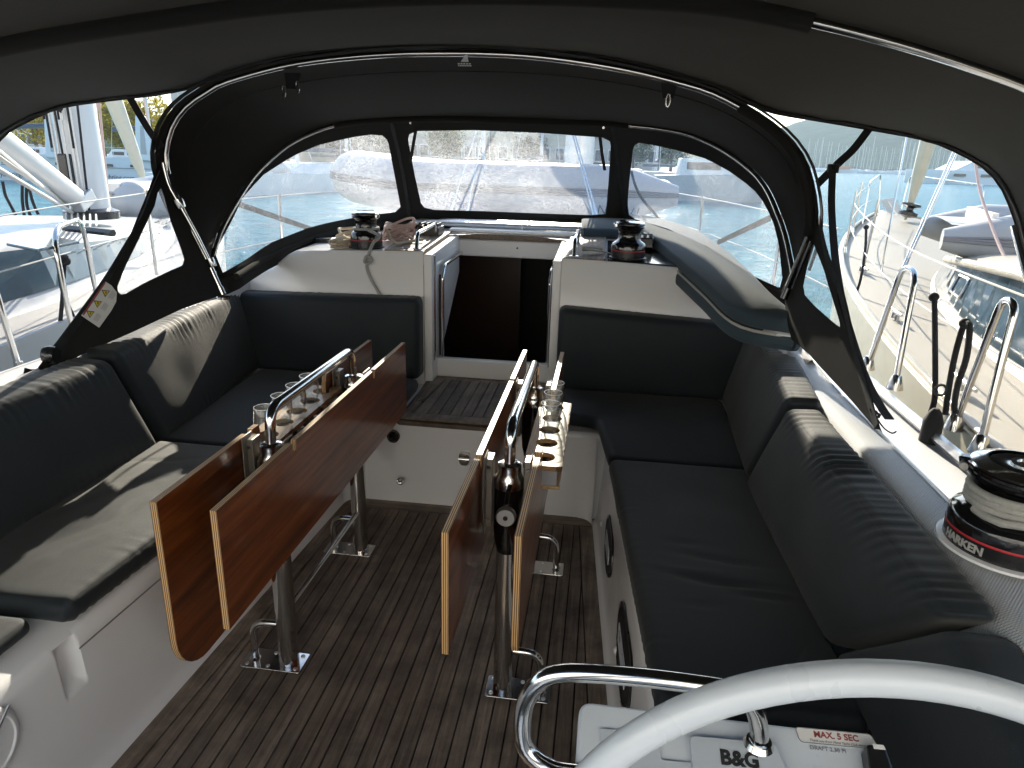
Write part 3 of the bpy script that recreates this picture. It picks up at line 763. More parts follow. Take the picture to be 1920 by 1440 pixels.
# unseen boom above the sprayhood; sail bag added and widened to shade starboard seats
g = G(); bo = [V((-.31, 7.35, 2.50)), V((-.42, 5.2, 2.56)), V((-.56, 2.4, 2.64))]; g.tube(bo, .11, 12); bm_ = obj('boom', g, 'mast_paint', Y_, 60)
secs = []
for t in np.linspace(0, 1, 16):
    c = bo[0].lerp(bo[1], t*2) if t < .5 else bo[1].lerp(bo[2], t*2-1); w_ = .40-.22*t; h_ = .86-.45*t
    secs.append([c+V((w_*math.cos(a)*(1 if math.sin(a) < .3 else .72), 0, h_*.5+h_*.5*math.sin(a))) for a in np.linspace(0, 2*math.pi, 19)[:-1]])
g = G(); g.loft(secs, True, 0, True); obj('shading_sail_bag', g, 'canvas', Y_, 60)
# mast, shrouds, stanchions seen through the sprayhood panes
g = G(); g.loft([[(-.30+.15*math.cos(a), 7.6+.2*math.sin(a), z) for a in np.linspace(0, 2*math.pi, 25)[:-1]] for z in (.8, 15)], True); ms = obj('mast', g, 'mast_paint', Y_)
for a, b in (((845, 398), (893, 245)), ((875, 398), (906, 245)), ((1113, 402), (1072, 245)), ((1119, 402), (1076, 245))):
    p, q = AY(*a, 5.15), AY(*b, 5.45); d = q-p
    g = G(); g.tube([p-d*.25, q+d*1.5], .0065, 6); g.tube([p-d*.25, p+d*.12], .011, 6); obj('inner_shroud', g, 'stainless', Y_)
for s in (-1, 1):
    for y in (4.9, 7.0, 9.0):
        b = halfbeam(y)-.05; g = G(); g.tube([(XC+s*b, y, .72), (XC+s*b, y, 1.36)], .0125, 8); obj('stanchion', g, 'stainless', Y_)
    for z in (1.04, 1.35):
        g = G(); g.tube([(XC+s*(halfbeam(y)-.05), y, z) for y in np.linspace(3.9, 11, 16)], .005, 5); obj('lifeline', g, 'rope_white', Y_)
# ================================================================== cushions
def pad(name, g, label, group, mat='cushion', smooth=75):
    o = obj(name, g, mat, None, smooth, loc=g.v[0]); tag(o, label, 'cushion', group); return o
zt, zb = .520, .447
# seats
g = cushion([(-1.80, .55, zb), (-1.80, 1.34, zb), (-1.385, 1.34, zb), (-1.40, .55, zb), (-1.80, .55, zt-.02), (-1.80, 1.34, zt-.02), (-1.385, 1.34, zt-.02), (-1.40, .55, zt-.02)], .03, .03, .008, .002, seed=1)
pad('seat_cushion', g, 'short dark seat cushion on the port bench, aft of the sunlit one', 'seat cushions')
g = cushion([(-1.82, 1.37, zb), (-1.82, 2.42, zb), (-1.235, 2.42, zb), (-1.315, 1.37, zb), (-1.82, 1.37, zt), (-1.82, 2.42, zt), (-1.235, 2.42, zt), (-1.315, 1.37, zt)], .03, .016, .010, .003,
            crease=[(-.3, .1, .22, .012, -.006, .35), (-.05, .3, .25, .011, -.006, .3), (.2, 0., .22, .012, -.005, .42), (.45, .3, .2, .010, -.005, .3), (.62, -.2, .12, .01, -.005, 1.2), (-.6, .3, .2, .012, .006, .3), (.05, -.35, .2, .012, .005, .4)], seed=2)
pad('seat_cushion', g, 'sunlit wrinkled seat cushion on the port bench beside the table', 'seat cushions')
g = polycushion([(-1.82, 2.43), (-1.24, 2.43), (-1.20, 3.04), (-.925, 3.10), (-.925, 3.47), (-1.82, 3.47)], zb, zt-.005)
pad('seat_cushion', g, 'dark corner seat cushion on the port bench, under the bulkhead backrest', 'seat cushions')
g = cushion([(.655, 1.27, zb), (.215, 1.27, zb), (.215, .5, zb), (.655, .5, zb), (.655, 1.27, zt-.02), (.215, 1.27, zt-.02), (.215, .5, zt-.02), (.655, .5, zt-.02)], .03, .03, .008, .002, seed=3)
pad('seat_cushion', g, 'dark seat cushion on the starboard bench behind the helm console', 'seat cushions')
g = cushion([(.65, 1.29, zb), (.63, 2.60, zb), (.085, 2.60, zb), (.19, 1.29, zb), (.65, 1.29, zt), (.63, 2.60, zt), (.085, 2.60, zt), (.19, 1.29, zt)], .03, .016, .012, .0025,
            crease=[(-.28, -.05, .14, .014, -.010, 1.45), (-.10, -.1, .11, .010, -.008, 1.5), (-.36, -.4, .08, .009, -.008, 1.4), (-.46, .25, .06, .008, -.005, 1.5), (.02, .25, .08, .008, -.005, 1.6), (-.2, .4, .09, .008, .005, 1.5)], seed=4)
pad('seat_cushion', g, 'long dark seat cushion with cross wrinkles on the starboard bench', 'seat cushions')
g = polycushion([(.66, 2.61), (.66, 3.47), (-.20, 3.47), (-.20, 3.10), (.03, 3.06), (.085, 2.61)], zb, zt-.005)
pad('seat_cushion', g, 'dark corner seat cushion on the starboard bench, under the bulkhead backrest', 'seat cushions')
# backs (inner loop = hidden side, outer loop = face towards the cockpit)
g = cushion([(-1.93, .55, .50), (-1.93, 2.38, .50), (-1.91, 2.24, .915), (-1.90, .55, .90), (-1.755, .55, .50), (-1.715, 2.40, .50), (-1.765, 2.25, .905), (-1.74, .55, .89)], .035, .012, .016, .006, seed=5,
            crease=[(.25, .2, .12, .012, .004, -1.0), (.1, .1, .1, .012, .004, -1.0), (-.1, .2, .12, .012, .004, -1.0)])
pad('back_cushion', g, 'dark port backrest with gathered top edge, aft of the corner one', 'back cushions')
g = cushion([(-1.95, 2.42, .50), (-2.06, 3.52, .50), (-2.06, 3.52, .95), (-1.93, 2.27, .925), (-1.725, 2.42, .50), (-1.83, 3.52, .50), (-1.93, 3.52, .945), (-1.775, 2.275, .92)], .035, .012, .014, .005, seed=6)
pad('back_cushion', g, 'dark port backrest reaching forward into the cockpit corner', 'back cushions')
g = cushion([(-1.96, 3.585, .50), (-.925, 3.585, .50), (-.925, 3.585, .945), (-1.96, 3.585, .925), (-1.96, 3.455, .50), (-.93, 3.455, .50), (-.93, 3.47, .94), (-1.96, 3.47, .92)], .035, .02, .012, .002, seed=7)
pad('back_cushion', g, 'dark backrest on the bulkhead, port side of the companionway', 'back cushions')
g = cushion([(.80, .35, .50), (.80, 1.52, .50), (.765, 1.125, .885), (.77, .35, .86), (.645, .35, .50), (.63, 1.54, .50), (.652, 1.135, .88), (.66, .35, .855)], .035, .014, .012, .003, seed=8)
pad('back_cushion', g, 'dark starboard backrest behind the white steering wheel', 'back cushions')
g = cushion([(.80, 1.54, .50), (.79, 2.48, .50), (.735, 2.22, .915), (.755, 1.14, .905), (.625, 1.56, .50), (.595, 2.50, .50), (.632, 2.235, .905), (.652, 1.15, .895)], .035, .010, .018, .006, seed=9)
pad('back_cushion', g, 'dark starboard backrest with gathered top edge beside the big winch', 'back cushions')
g = cushion([(.80, 2.50, .50), (.92, 3.52, .50), (.90, 3.52, .925), (.75, 2.25, .925), (.605, 2.52, .50), (.66, 3.52, .50), (.76, 3.52, .915), (.64, 2.265, .92)], .035, .012, .014, .004, seed=10)
pad('back_cushion', g, 'dark starboard backrest reaching forward into the cockpit corner', 'back cushions')
g = cushion([(-.20, 3.585, .50), (.82, 3.585, .50), (.82, 3.585, .895), (-.20, 3.585, .94), (-.195, 3.455, .50), (.82, 3.455, .50), (.82, 3.47, .885), (-.195, 3.47, .935)], .035, .02, .012, .002, seed=11)
pad('back_cushion', g, 'dark backrest on the bulkhead, starboard side of the companionway', 'back cushions')
# sun pad folded on the starboard coachroof: two layers with a pale underside
inn = [AZ(1095, 428, 1.262), AZ(1160, 430, 1.262), AZ(1215, 440, 1.25), AZ(1265, 478, 1.205), AZ(1320, 525, 1.15), AZ(1385, 580, 1.085), AZ(1490, 603, 1.055)]
out = [AZ(1095, 405, 1.285), AZ(1200, 402, 1.292), AZ(1290, 424, 1.272), AZ(1345, 455, 1.235), AZ(1400, 500, 1.18), AZ(1450, 550, 1.125), AZ(1505, 592, 1.085)]
inn, out = catmull(inn, 40), catmull(out, 40)
def padlayer(i0, o0, dz, th, r=.02):
    secs = []
    for k, (a, b) in enumerate(zip(i0, o0)):
        a, b = a+V((0, 0, dz)), b+V((0, 0, dz)); d = (b-a).normalized(); up = V((0, 0, 1))
        secs.append([a+d*r-up*th, a+d*r*.3-up*(th-r*.3), a-up*(th-r), a-up*r, a+d*r*.3-up*r*.3, a+d*r, a.lerp(b, .5)+up*.012, b-d*r, b-d*r*.3-up*r*.3, b-up*r, b-up*(th-r), b-d*r*.3-up*(th-r*.3), b-d*r-up*th])
    e = [secs[0]] ; c0 = sum((V(p) for p in secs[0]), V())/13; c1 = sum((V(p) for p in secs[-1]), V())/13
    d0 = (V(secs[0][3])-V(secs[1][3])).normalized()*r; d1 = (V(secs[-1][3])-V(secs[-2][3])).normalized()*r
    s0 = [V(p)+(c0-V(p))*.14+d0*.8 for p in secs[0]]; s1 = [V(p)+(c1-V(p))*.14+d1*.8 for p in secs[-1]]
    g_ = G(); g_.loft([s0]+secs+[s1], True, 0, True); return g_
SP = thing('sun_pad', 'thick blue-grey sun pad folded double along the starboard coachroof edge', 'sun pad', inn[0])
up_ = obj('upper_pad', padlayer(inn, out, 0, .062), 'sunpad_fabric', SP, 60)
i2 = [a + (b-a)*-.02 for a, b in zip(inn, out)]; o2 = [a+(b-a)*.85 for a, b in zip(inn, out)]
lo_ = obj('lower_pad', padlayer(i2, o2, -.072, .062), 'sunpad_fabric', SP, 60)
g = G(); g.ribbon([p+V((-.001, -.001, -.066)) for p in inn], .012, .006, (0, 0, 1)); obj('pale_piping', g, 'rope_grey', SP)
e_ = inn[-1]; f_ = out[-1]
g = G(); q = [AZ(1385, 590, 1.03), AZ(1418, 622, 1.0), AZ(1492, 630, 1.0), AZ(1475, 606, 1.035)]; g.prism(q, (0, 0, -.008)); obj('pale_underside', g, 'nylon_white', lo_, 0, .003)
g = G(); q = [p+V((0, 0, -.009)) for p in q]; q2 = [q[1], q[2], q[2]+V((0, .10, 0)), q[1]+V((-.05, .16, 0))]
g.prism([q[0], q[1], q[2], q[3]], (0, 0, -.045)); obj('pad_end', g, 'sunpad_fabric', lo_, 0, .012)
# ================================================================== folding tables
def table(name, xp, s, tall, label, seed):
    """s = +1: bottle-rack leaf on the starboard side, -1: on the port side"""
    ya, yb, y0, y1, zt_ = 1.837, 2.556, 1.365, 2.985, .838
    T = thing(name, label, 'table', (xp, 2.2, 0), 'folded cockpit tables')
    for y in (ya, yb):
        g = G(); g.lathe([(.0325, .008), (.0325, .52)], (xp, y, 0), 28); ps = obj('post', g, 'stainless', T, 50)
        g = G(); g.lathe([(.0325, .52), (.040, .555), (.043, .60), (.043, .735)], (xp, y, 0), 28); obj('post_sleeve', g, 'black_gloss', ps, 50)
        g = G(); g.lathe([(.045, .735), (.045, .76), (.040, .768), (.035, .78), (.035, .806), (.022, .81)], (xp, y, 0), 28); obj('collar', g, 'stainless', ps, 50)
        g = G(); x0, x1 = (xp-.155, xp+.055) if s < 0 else (xp-.055, xp+.155)
        g.prism(roundpoly([(x0, y-.048, .001), (x1, y-.048, .001), (x1, y+.048, .001), (x0, y+.048, .001)], .008, 3), (0, 0, .006)); pl = obj('base_plate', g, 'stainless', T, 0, .0015)
        for bx in (x0+.02, (x0+x1)/2 + s*.012, x1-.02):
            for by in (-.032, .032):
                g = G(); g.lathe([(.0075, 0), (.0065, .003), (.003, .0035)], (bx, y+by, .007), 12); obj('bolt', g, 'aluminium', pl, 40)
        g = G(); g.tube(fillet([(xp+s*.02, y, .155), (xp+s*.118, y, .152), (xp+s*.122, y, .006)], .06, 8), .0125, 12); g.lathe([(.02, 0), (.014, .006)], (xp+s*.122, y, .007), 16); obj('foot_loop', g, 'stainless', T, 50)
        # hinge channels that carry the leaves
        for k in (-1, 1):
            g = G(); g.box((xp+k*.058, y-.0, .715), (.024, .05, .22)); g.box((xp+k*.066, y-.02, .715), (.004, .06, .25)); hn = obj('hinge_channel', g, 'hinge_metal', T, 0, .002)
            for z in (.63, .80):
                g = G(); g.lathe([(.006, 0), (.005, .003)], (xp+k*.058, y-.026, z), 10, axis=(0, -1, 0)); obj('screw', g, 'stainless', hn, 40)
    g = G(); g.lathe([(.030, 0), (.030, .012), (.026, .018)], (xp, ya-.045, .66), 24, axis=(0, -1, 0)); kb = obj('clamp_knob', g, 'aluminium', T, 40)
    g = G(); g.lathe([(.007, 0), (.007, .004)], (xp, ya-.062, .66), 12, axis=(0, -1, 0)); obj('knob_socket', g, 'black_plastic', kb)
    g = G(); g.tube([(xp, ya-.048, .70), (xp+.004, ya-.052, .735), (xp+.010, ya-.046, .76)], .007, 8); obj('release_lever', g, 'black_plastic', T)
    g = G(); g.tube([(xp+.0, ya, .20), (xp, yb, .20)], .011, 12); obj('stretcher', g, 'stainless', T)
    g = G(); g.tube(fillet([(xp, ya, .80), (xp, ya+.01, .915), (xp, yb-.01, .915), (xp, yb, .80)], .085, 9), .0165, 14); obj('handrail', g, 'stainless', T, 60)
    # leaves: plain one with two notches, rack one cut away between the posts
    th = .018
    def leaf(x, prof, nm):
        g_ = G(); g_.prism([(x-th/2, y, z) for y, z in prof], (th, 0, 0), 0, 1); return obj(nm, g_, ['teak_varnish', 'ply_edge'], T, 0)
    def notch(y): return [(y-.018, zt_), (y-.016, zt_-.022), (y-.006, zt_-.034), (y+.006, zt_-.034), (y+.010, zt_-.022), (y+.012, zt_)]
    zb1 = .505
    leaf(xp - s*.086, [(y0, zb1), (y1, zb1), (y1, zt_)] + notch(yb-.02)[::-1] + notch(ya-.04)[::-1] + [(y0, zt_)], 'plain_leaf')
    zb2 = .30 if tall else .505
    co = [(y0+.02+.13*(1-math.cos(a)), zb2+.13*(1-math.sin(a))) for a in np.linspace(0, math.pi/2, 8)] if tall else [(y0+.02, zb2+.03), (y0+.03, zb2+.008), (y0+.06, zb2)]
    lf = leaf(xp + s*.080, co + [(y1+.02, zb2), (y1+.02, zt_-.004), (yb-.10, zt_-.004), (yb-.104, zt_-.03), (yb-.11, zt_-.04), (yb-.11, zt_-.14), (ya+.10, zt_-.14), (ya+.10, zt_-.035), (ya+.075, zt_-.03), (ya+.07, zt_-.002), (ya+.03, zt_-.002), (ya+.025, zt_-.03), (ya+.005, zt_-.03), (ya-.005, zt_-.004), (y0+.02, zt_-.004)], 'rack_leaf')
    # glass rack: drilled board on a lower shelf
    r0, r1 = xp+s*.030, xp+s*.150; xa, xb = min(r0, r1), max(r0, r1); ra, rb = ya+.085, yb-.045; zr = .768; hx = xp+s*.088; hr = .036
    hy = [ra+.065+i*(rb-ra-.13)/4 for i in range(5)]
    g = G(); out_ = []
    # board with holes: each bay is a ring of quads from the hole to its rectangle
    def bay(yA, yB, yc):
        n = 32; ring = [(hx+hr*math.cos(2*math.pi*i/n), yc+hr*math.sin(2*math.pi*i/n)) for i in range(n)]; sq = []
        for i in range(n):
            c_, s_ = math.cos(2*math.pi*i/n), math.sin(2*math.pi*i/n)
            tx = ((xb-hx) if c_ > 0 else (xa-hx))/c_ if abs(c_) > 1e-6 else 1e9; ty = ((yB-yc) if s_ > 0 else (yA-yc))/s_ if abs(s_) > 1e-6 else 1e9
            t = min(tx, ty); sq.append((hx+c_*t, yc+s_*t))
        zl = zr-.016
        for i in range(n):
            j = (i+1) % n
            g.add([(*ring[i], zr), (*ring[j], zr), (*sq[j], zr), (*sq[i], zr)], [(0, 1, 2, 3)], 0)
            g.add([(*ring[i], zl), (*ring[j], zl), (*sq[j], zl), (*sq[i], zl)], [(3, 2, 1, 0)], 0)
            g.add([(*ring[i], zr), (*ring[j], zr), (*ring[j], zl), (*ring[i], zl)], [(3, 2, 1, 0)], 1)
            edge = abs(sq[i][0]-sq[j][0]) < 1e-6 and (abs(sq[i][0]-xa) < 1e-6 or abs(sq[i][0]-xb) < 1e-6) or abs(sq[i][1]-sq[j][1]) < 1e-6 and (abs(sq[i][1]-ra) < 1e-6 or abs(sq[i][1]-rb) < 1e-6)
            if edge: g.add([(*sq[i], zr), (*sq[j], zr), (*sq[j], zl), (*sq[i], zl)], [(0, 1, 2, 3)], 1)
    cuts = [ra]+[(hy[i]+hy[i+1])/2 for i in range(4)]+[rb]
    for i in range(5): bay(cuts[i], cuts[i+1], hy[i])
    rk = obj('glass_rack', g, ['ply_light', 'ply_edge_z'], T, 0, recalc=False)
    g = G(); g.box(((xa+xb)/2, (ra+rb)/2, zr-.075), (xb-xa-.01, rb-ra-.01, .010)); obj('rack_shelf', g, 'ply_light', rk, 0, .002)
    for y in (ra+.02, rb-.02):
        g = G(); g.box(((xa+xb)/2, y, zr-.046), (xb-xa-.03, .012, .056)); obj('rack_bracket', g, 'aluminium', rk, 0, .002)
    return T, hx, hy, zr
tp, hxp, hyp, zr = table('folding_table', -.957, -1, True, 'port folding table, varnished leaves hanging, four wine glasses in its rack', 1)
ts, hxs, hys, zr = table('folding_table', -.225, 1, False, 'starboard folding table, narrow between its leaves, three wine glasses in its rack', 2)
# wine glasses
def wine_glass(x, y, label, group):
    z0 = zr-.070
    prof = [(.030, 0), (.030, .002), (.010, .006), (.0045, .014), (.0042, .040), (.010, .052), (.024, .068), (.033, .090), (.0365, .112), (.0355, .138), (.0325, .168)]
    inner = [(r-.0016, z) for r, z in prof[::-1][:6]]; inner[-1] = (.004, .056)
    g_ = G(); g_.lathe(prof + [(.0317, .1688)] + inner, (x, y, z0), 36, caps=True)
    g_.tube([(x+.0322*math.cos(a), y+.0322*math.sin(a), z0+.1683) for a in np.linspace(0, 2*math.pi, 41)[:-1]], .0012, 6, 1, closed=True)
    o = obj('wine_glass', g_, ['clear_glass', 'glass_rim_glint'], None, 60, loc=(x, y, z0)); tag(o, label, 'wine glass', group); return o
for i, (k, lb) in enumerate(((0, 'wine glass in the port rack, beside the bend of the handrail'), (1, 'wine glass second from the aft end of the port rack'), (2, 'wine glass third from the aft end of the port rack'), (3, 'wine glass foremost of those in the port rack'))):
    wine_glass(hxp, hyp[k] + (0 if k else -.005), lb, 'wine glasses in the port table rack')
for k, lb in ((2, 'wine glass aftmost of the three in the starboard rack'), (3, 'wine glass in the starboard rack, between two others'), (4, 'wine glass foremost in the starboard rack')):
    wine_glass(hxs, hys[k], lb, 'wine glasses in the starboard table rack')
# ================================================================== winches
def winch(c, r, h, label, lines=True, rot=0., lettering=False, chrome=False):
    W = thing('winch', label, 'winch', c, 'winches'); X, Y0, Z0 = c
    P = lambda pr: [(a*r, b*h) for a, b in pr]
    g = G(); g.lathe(P([(1.10, 0), (1.10, .03), (1.0, .04)]), c, 48); obj('base_ring', g, 'gelcoat' if not chrome else 'black_plastic', W, 40)
    g = G(); g.lathe(P([(1.0, .035), (1.0, .20)]), c, 48, caps=False); sk = obj('base_skirt', g, 'black_plastic', W, 40)
    g = G(); g.lathe(P([(1.004, .20), (1.008, .205), (1.008, .222), (1.004, .227)]), c, 48, caps=False); obj('red_stripe', g, 'red_line', sk, 40)
    g = G(); g.lathe(P([(1.0, .225), (1.0, .34), (.96, .39), (.80, .44), (.70, .47), (.655, .53), (.635, .62), (.66, .72), (.72, .765), (.80, .79)]), c, 48); obj('drum', g, 'black_gloss', W, 40)
    g = G(); g.lathe(P([(.80, .785), (.86, .80), (.88, .83), (.84, .85), (.88, .87), (.88, .90), (.80, .935), (.55, .965), (.25, .975), (.22, .965), (.21, .95), (.10, .95)]), c, 48); st_ = obj('self_tailer', g, 'black_gloss', W, 35)
    g = G(); g.lathe(P([(.86, .902), (.84, .925), (.62, .968), (.58, .968)]), (c[0], c[1], c[2]+.002), 48, caps=False); obj('cap_ring', g, 'stainless', st_, 40)
    g = G(); g.lathe(P([(.25, .97), (.25, .985), (.17, .985), (.17, .96), (.05, .955)]), c, 24); obj('handle_socket', g, 'stainless', st_, 40)
    a = rot; d = V((math.cos(a), math.sin(a), 0)); t = V((-d.y, d.x, 0))
    g = G(); b0 = V(c)+d*r*.80+V((0, 0, h*.80)); g.hexa([b0-t*r*.16, b0+d*r*.16-t*r*.13, b0+d*r*.16+t*r*.13, b0+t*r*.16, b0-t*r*.16+V((0, 0, h*.13)), b0+d*r*.22-t*r*.10+V((0, 0, h*.11)), b0+d*r*.22+t*r*.10+V((0, 0, h*.11)), b0+t*r*.16+V((0, 0, h*.13))]); obj('stripper_arm', g, 'stainless' if chrome else 'black_gloss', W, 0, .004)
    if lettering:
        def bend(p, th0=lettering):
            th = th0 + p.x/(r*1.004); rr = r*1.003 + p.z
            return V((X+rr*math.cos(th), Y0+rr*math.sin(th), Z0+h*.118+p.y))
        text('lettering', 'HARKEN', 'rope_grey', sk, None, .025*r/.12, .0005, bend=bend, bold=.0010)
    return W
WB = (.880, 1.405, .905)
winch(WB, .116, .195, 'big black winch with grey rope turns on the starboard coaming', rot=R(150), lettering=R(199))
winch((-1.275, 3.70, roofz(-1.275, 3.7)+.001), .086, .20, 'black winch with cream rope wound on it, port side of the hatch', rot=R(-20), chrome=True)
winch((.135, 3.70, roofz(.135, 3.7)+.009), .088, .195, 'black winch beside the blue-grey sun pad, starboard of the hatch', rot=R(200), chrome=True)
def helix(c, r, z0, z1, turns, n=40, a0=0., wob=0.):
    return [(c[0]+(r+wob*math.sin(i*1.7))*math.cos(a0+2*math.pi*turns*i/(n*turns)), c[1]+(r+wob*math.sin(i*1.7))*math.sin(a0+2*math.pi*turns*i/(n*turns)), z0+(z1-z0)*i/(n*turns)) for i in range(int(n*turns)+1)]
hx_ = helix((WB[0], WB[1]), .0885, WB[2]+.090, WB[2]+.136, 3.6, 36, R(190))
a_ = V(hx_[-1])
g = G(); g.tube(hx_ + catmull([hx_[-1], V((WB[0]-.080, WB[1]+.055, WB[2]+.150)), V((WB[0]-.095, WB[1]+.045, WB[2]+.163)), V((WB[0]-.108, WB[1]+.02, WB[2]+.166))], 10)[1:], .0085, 8)
g.tube(catmull([V(hx_[0]), V((WB[0]-.06, WB[1]-.085, WB[2]+.094)), V((WB[0]+.10, WB[1]-.115, WB[2]+.120)), V((WB[0]+.30, WB[1]-.10, WB[2]+.16))], 14), .0085, 8)
tag(obj('sheet_rope', g, 'rope_grey', None, 60, loc=WB), 'grey sheet rope wound round the big starboard winch', 'rope')
# port rope: turns on the drum, tail over the edge with a knot, coils behind
cp_ = (-1.275, 3.70, roofz(-1.275, 3.7))
g = G(); g.tube(helix(cp_, .066, cp_[2]+.096, cp_[2]+.108, 1.3, 30), .0075, 8)
tail = catmull([V((cp_[0]+.03, cp_[1]-.062, cp_[2]+.102)), AY(711, 443, 3.60), AY(700, 455, 3.575), AY(692, 475, 3.572), AY(690, 486, 3.572), AY(688, 500, 3.572), AY(694, 520, 3.572), AY(705, 540, 3.572), AY(714, 556, 3.56)], 46)
g.tube(tail, .0085, 8)
k_ = AY(691, 488, 3.57)
g.tube([(k_.x+.018*math.cos(t)+.004*math.sin(3*t), k_.y-.012+.010*math.sin(2*t), k_.z+.018*math.sin(t)-.004*math.cos(2*t)) for t in np.linspace(0, 4*math.pi, 40)], .0078, 8)
tag(obj('tail_rope', g, 'rope_grey', None, 60, loc=tail[0]), 'pale rope tail knotted and hanging down the port bulkhead', 'rope')
def coil(c, r, n, mat, label, seed, tilt=.35, rr=.0075):
    random.seed(seed); g_ = G()
    for i in range(n):
        cx, cy_, cz = c[0]+random.uniform(-.02, .02), c[1]+random.uniform(-.02, .02), c[2]+rr+i*rr*1.0; rx, ry = r*random.uniform(.75, 1.1), r*random.uniform(.6, .95); ph = random.uniform(0, 6.28); tx, ty = random.uniform(-tilt, tilt), random.uniform(-tilt, tilt)
        pts = []
        for a in np.linspace(0, 2*math.pi, 30)[:-1]:
            x, y = rx*math.cos(a+ph), ry*math.sin(a+ph); wob = .006*math.sin(3*a+ph)
            pts.append((cx+x+wob, cy_+y, max(c[2]+rr, cz + x*tx + y*ty + wob)))
        g_.tube(pts, rr, 6, closed=True)
    tag(obj('rope_coil', g_, mat, None, 60, loc=c), label, 'rope'); random.seed(7)
coil((-1.385, 3.76, roofz(-1.385, 3.76)), .085, 9, 'rope_cream', 'cream rope coil lying behind the port hatch winch', 3)
coil((-1.165, 3.93, roofz(-1.165, 3.9)+.01), .085, 9, 'rope_pink', 'pink flecked rope coil heaped between port winch and hatch board', 5, .7)
coil((-1.40, 3.66, roofz(-1.40, 3.66)), .045, 5, 'rope_cream', 'small bundle of cream rope against the port winch base', 8, .5)
g = G(); g.tube(catmull([(-1.17, 3.72, roofz(-1.17, 3.7)+.10), (-1.12, 3.70, 1.20), (-1.08, 3.80, 1.195), (-1.0, 3.86, 1.205)], 14), .008, 8); tag(obj('loose_line', g, 'rope_cream', None, 60, loc=(-1.1, 3.75, 1.2)), 'short cream line lying across the port hatch board', 'rope')
# rope clutches
for i, (x, y, lb) in enumerate(((-1.03, 4.16, 'black rope clutch on the coachroof beside the port hatch board'), (.22, 4.1, 'black rope clutch half under the blue-grey sun pad'))):
    z = roofz(x, y)+.03 + (.012 if i else 0); T = thing('rope_clutch', lb, 'rope clutch', (x, y, z-.03))
    g = G(); g.box((x, y, z), (.13, .16, .06)); obj('clutch_body', g, 'black_plastic', T, 0, .008)
    for k in range(4): g = G(); g.box((x-.048+k*.032, y-.01, z+.04), (.02, .12, .022)); obj('clutch_lever', g, 'black_gloss', T, 0, .005)
g = G(); g.tube([(.045, 3.80, 1.182), (-.02, 3.74, 1.200), (-.06, 3.73, 1.205), (-.10, 3.74, 1.206), (-.06, 3.76, 1.206), (.0, 3.78, 1.203)], [.006, .012, .014, .012, .013, .008], 8, flat=.5); tag(obj('winch_strap_loop', g, 'rope_grey', None, 60, loc=(0, 3.75, 1.18)), 'grey line loop lying on the starboard hatch board', 'rope')
# ================================================================== helm
WHC, WHR, WHY = (.345, .79), .372, .622
HW = thing('steering_wheel', 'white leathered steering wheel rim in front of the helm console', 'steering wheel', (WHC[0], WHY, WHC[1]-WHR))
g = G(); g.tube([(WHC[0]+WHR*math.cos(a), WHY, WHC[1]+WHR*math.sin(a)) for a in np.linspace(0, 2*math.pi, 97)[:-1]], .0185, 18, closed=True); obj('rim', g, 'console_white', HW, 60)
for a in (R(-90), R(-18), R(198), R(-54+0), R(234)):
    g = G(); g.tube([(WHC[0], WHY+.03, WHC[1]), (WHC[0]+WHR*math.cos(a), WHY, WHC[1]+WHR*math.sin(a))], .008, 8); obj('spoke', g, 'stainless', HW)
g = G(); g.lathe([(.05, -.02), (.05, .02), (.03, .08)], (WHC[0], WHY, WHC[1]), 24, axis=(0, 1, 0)); obj('hub', g, 'stainless', HW)
g = G(); g.lathe([(.035, 0), (.035, .10)], (WHC[0], WHY+.06, WHC[1]), 16, axis=(0, 1, 0)); obj('axle', g, 'stainless', HW)
# console: sloping white top on a pedestal, guard rail, plates and lettering
CF = [AY(1086, 1316, .90), AY(1640, 1377, .90)]
zf = (CF[0].z+CF[1].z)/2; SL = .42                                   # slope of the panel
def con(x, y, o=0.): return V((x, y, zf-(.90-y)*SL+o))
CT = thing('helm_console', 'white helm console with stickers and instrument cover behind the wheel', 'console', (.24, .76, 0))
g = G(); xl, xr = CF[0].x, CF[1].x
xn = V((0, SL, -1)).normalized()
g.prism(roundpoly([con(xl, .90), con(xl, .62), con(xr+.035, .62), con(xr, .90)], .022, 5), V((0, .01, -.05))); tp_ = obj('console_top', g, 'console_white', CT, 30, .005, segs=3)
g = G(); g.hexa([(xl+.05, .72, .0), (xr-.04, .72, .0), (xr-.04, .86, .0), (xl+.05, .86, .0), (xl+.02, .66, .70), (xr, .66, .70), (xr-.02, .875, .78), (xl+.02, .875, .78)]); obj('pedestal', g, 'gelcoat', CT, 0, .02)
def onpanel(px, py, o=.0):
    n = V((0, -SL, 1)); return AP(px, py, con(0, .9, 0), n) + n.normalized()*o
def plate(name, pix, h, mat, parent, r=.006, bev=.0015):
    g_ = G(); q = roundpoly([onpanel(*p, .0006) for p in pix], r, 4); g_.prism(q, V((0, -SL, 1)).normalized()*h); return obj(name, g_, mat, parent, 0, bev)
def ptext(name, s, px, py, px2, py2, size, mat, parent, o=.003, **k):
    a, b = onpanel(px, py, o), onpanel(px2, py2, o); x = (b-a).normalized(); n = V((0, -SL, 1)).normalized(); y = n.cross(x)
    M = Matrix(((x.x, y.x, n.x, a.x), (x.y, y.y, n.y, a.y), (x.z, y.z, n.z, a.z), (0, 0, 0, 1)))
    return text(name, s, mat, parent, M, size, .0003, **k)
bgc = plate('instrument_cover', [(1292, 1384), (1452, 1398), (1485, 1480), (1300, 1480)], .010, 'console_cover', CT, .008)
ptext('lettering', 'B&G', 1384, 1430, 1430, 1435, .029, 'black_print', bgc, .0115, bold=.0012)
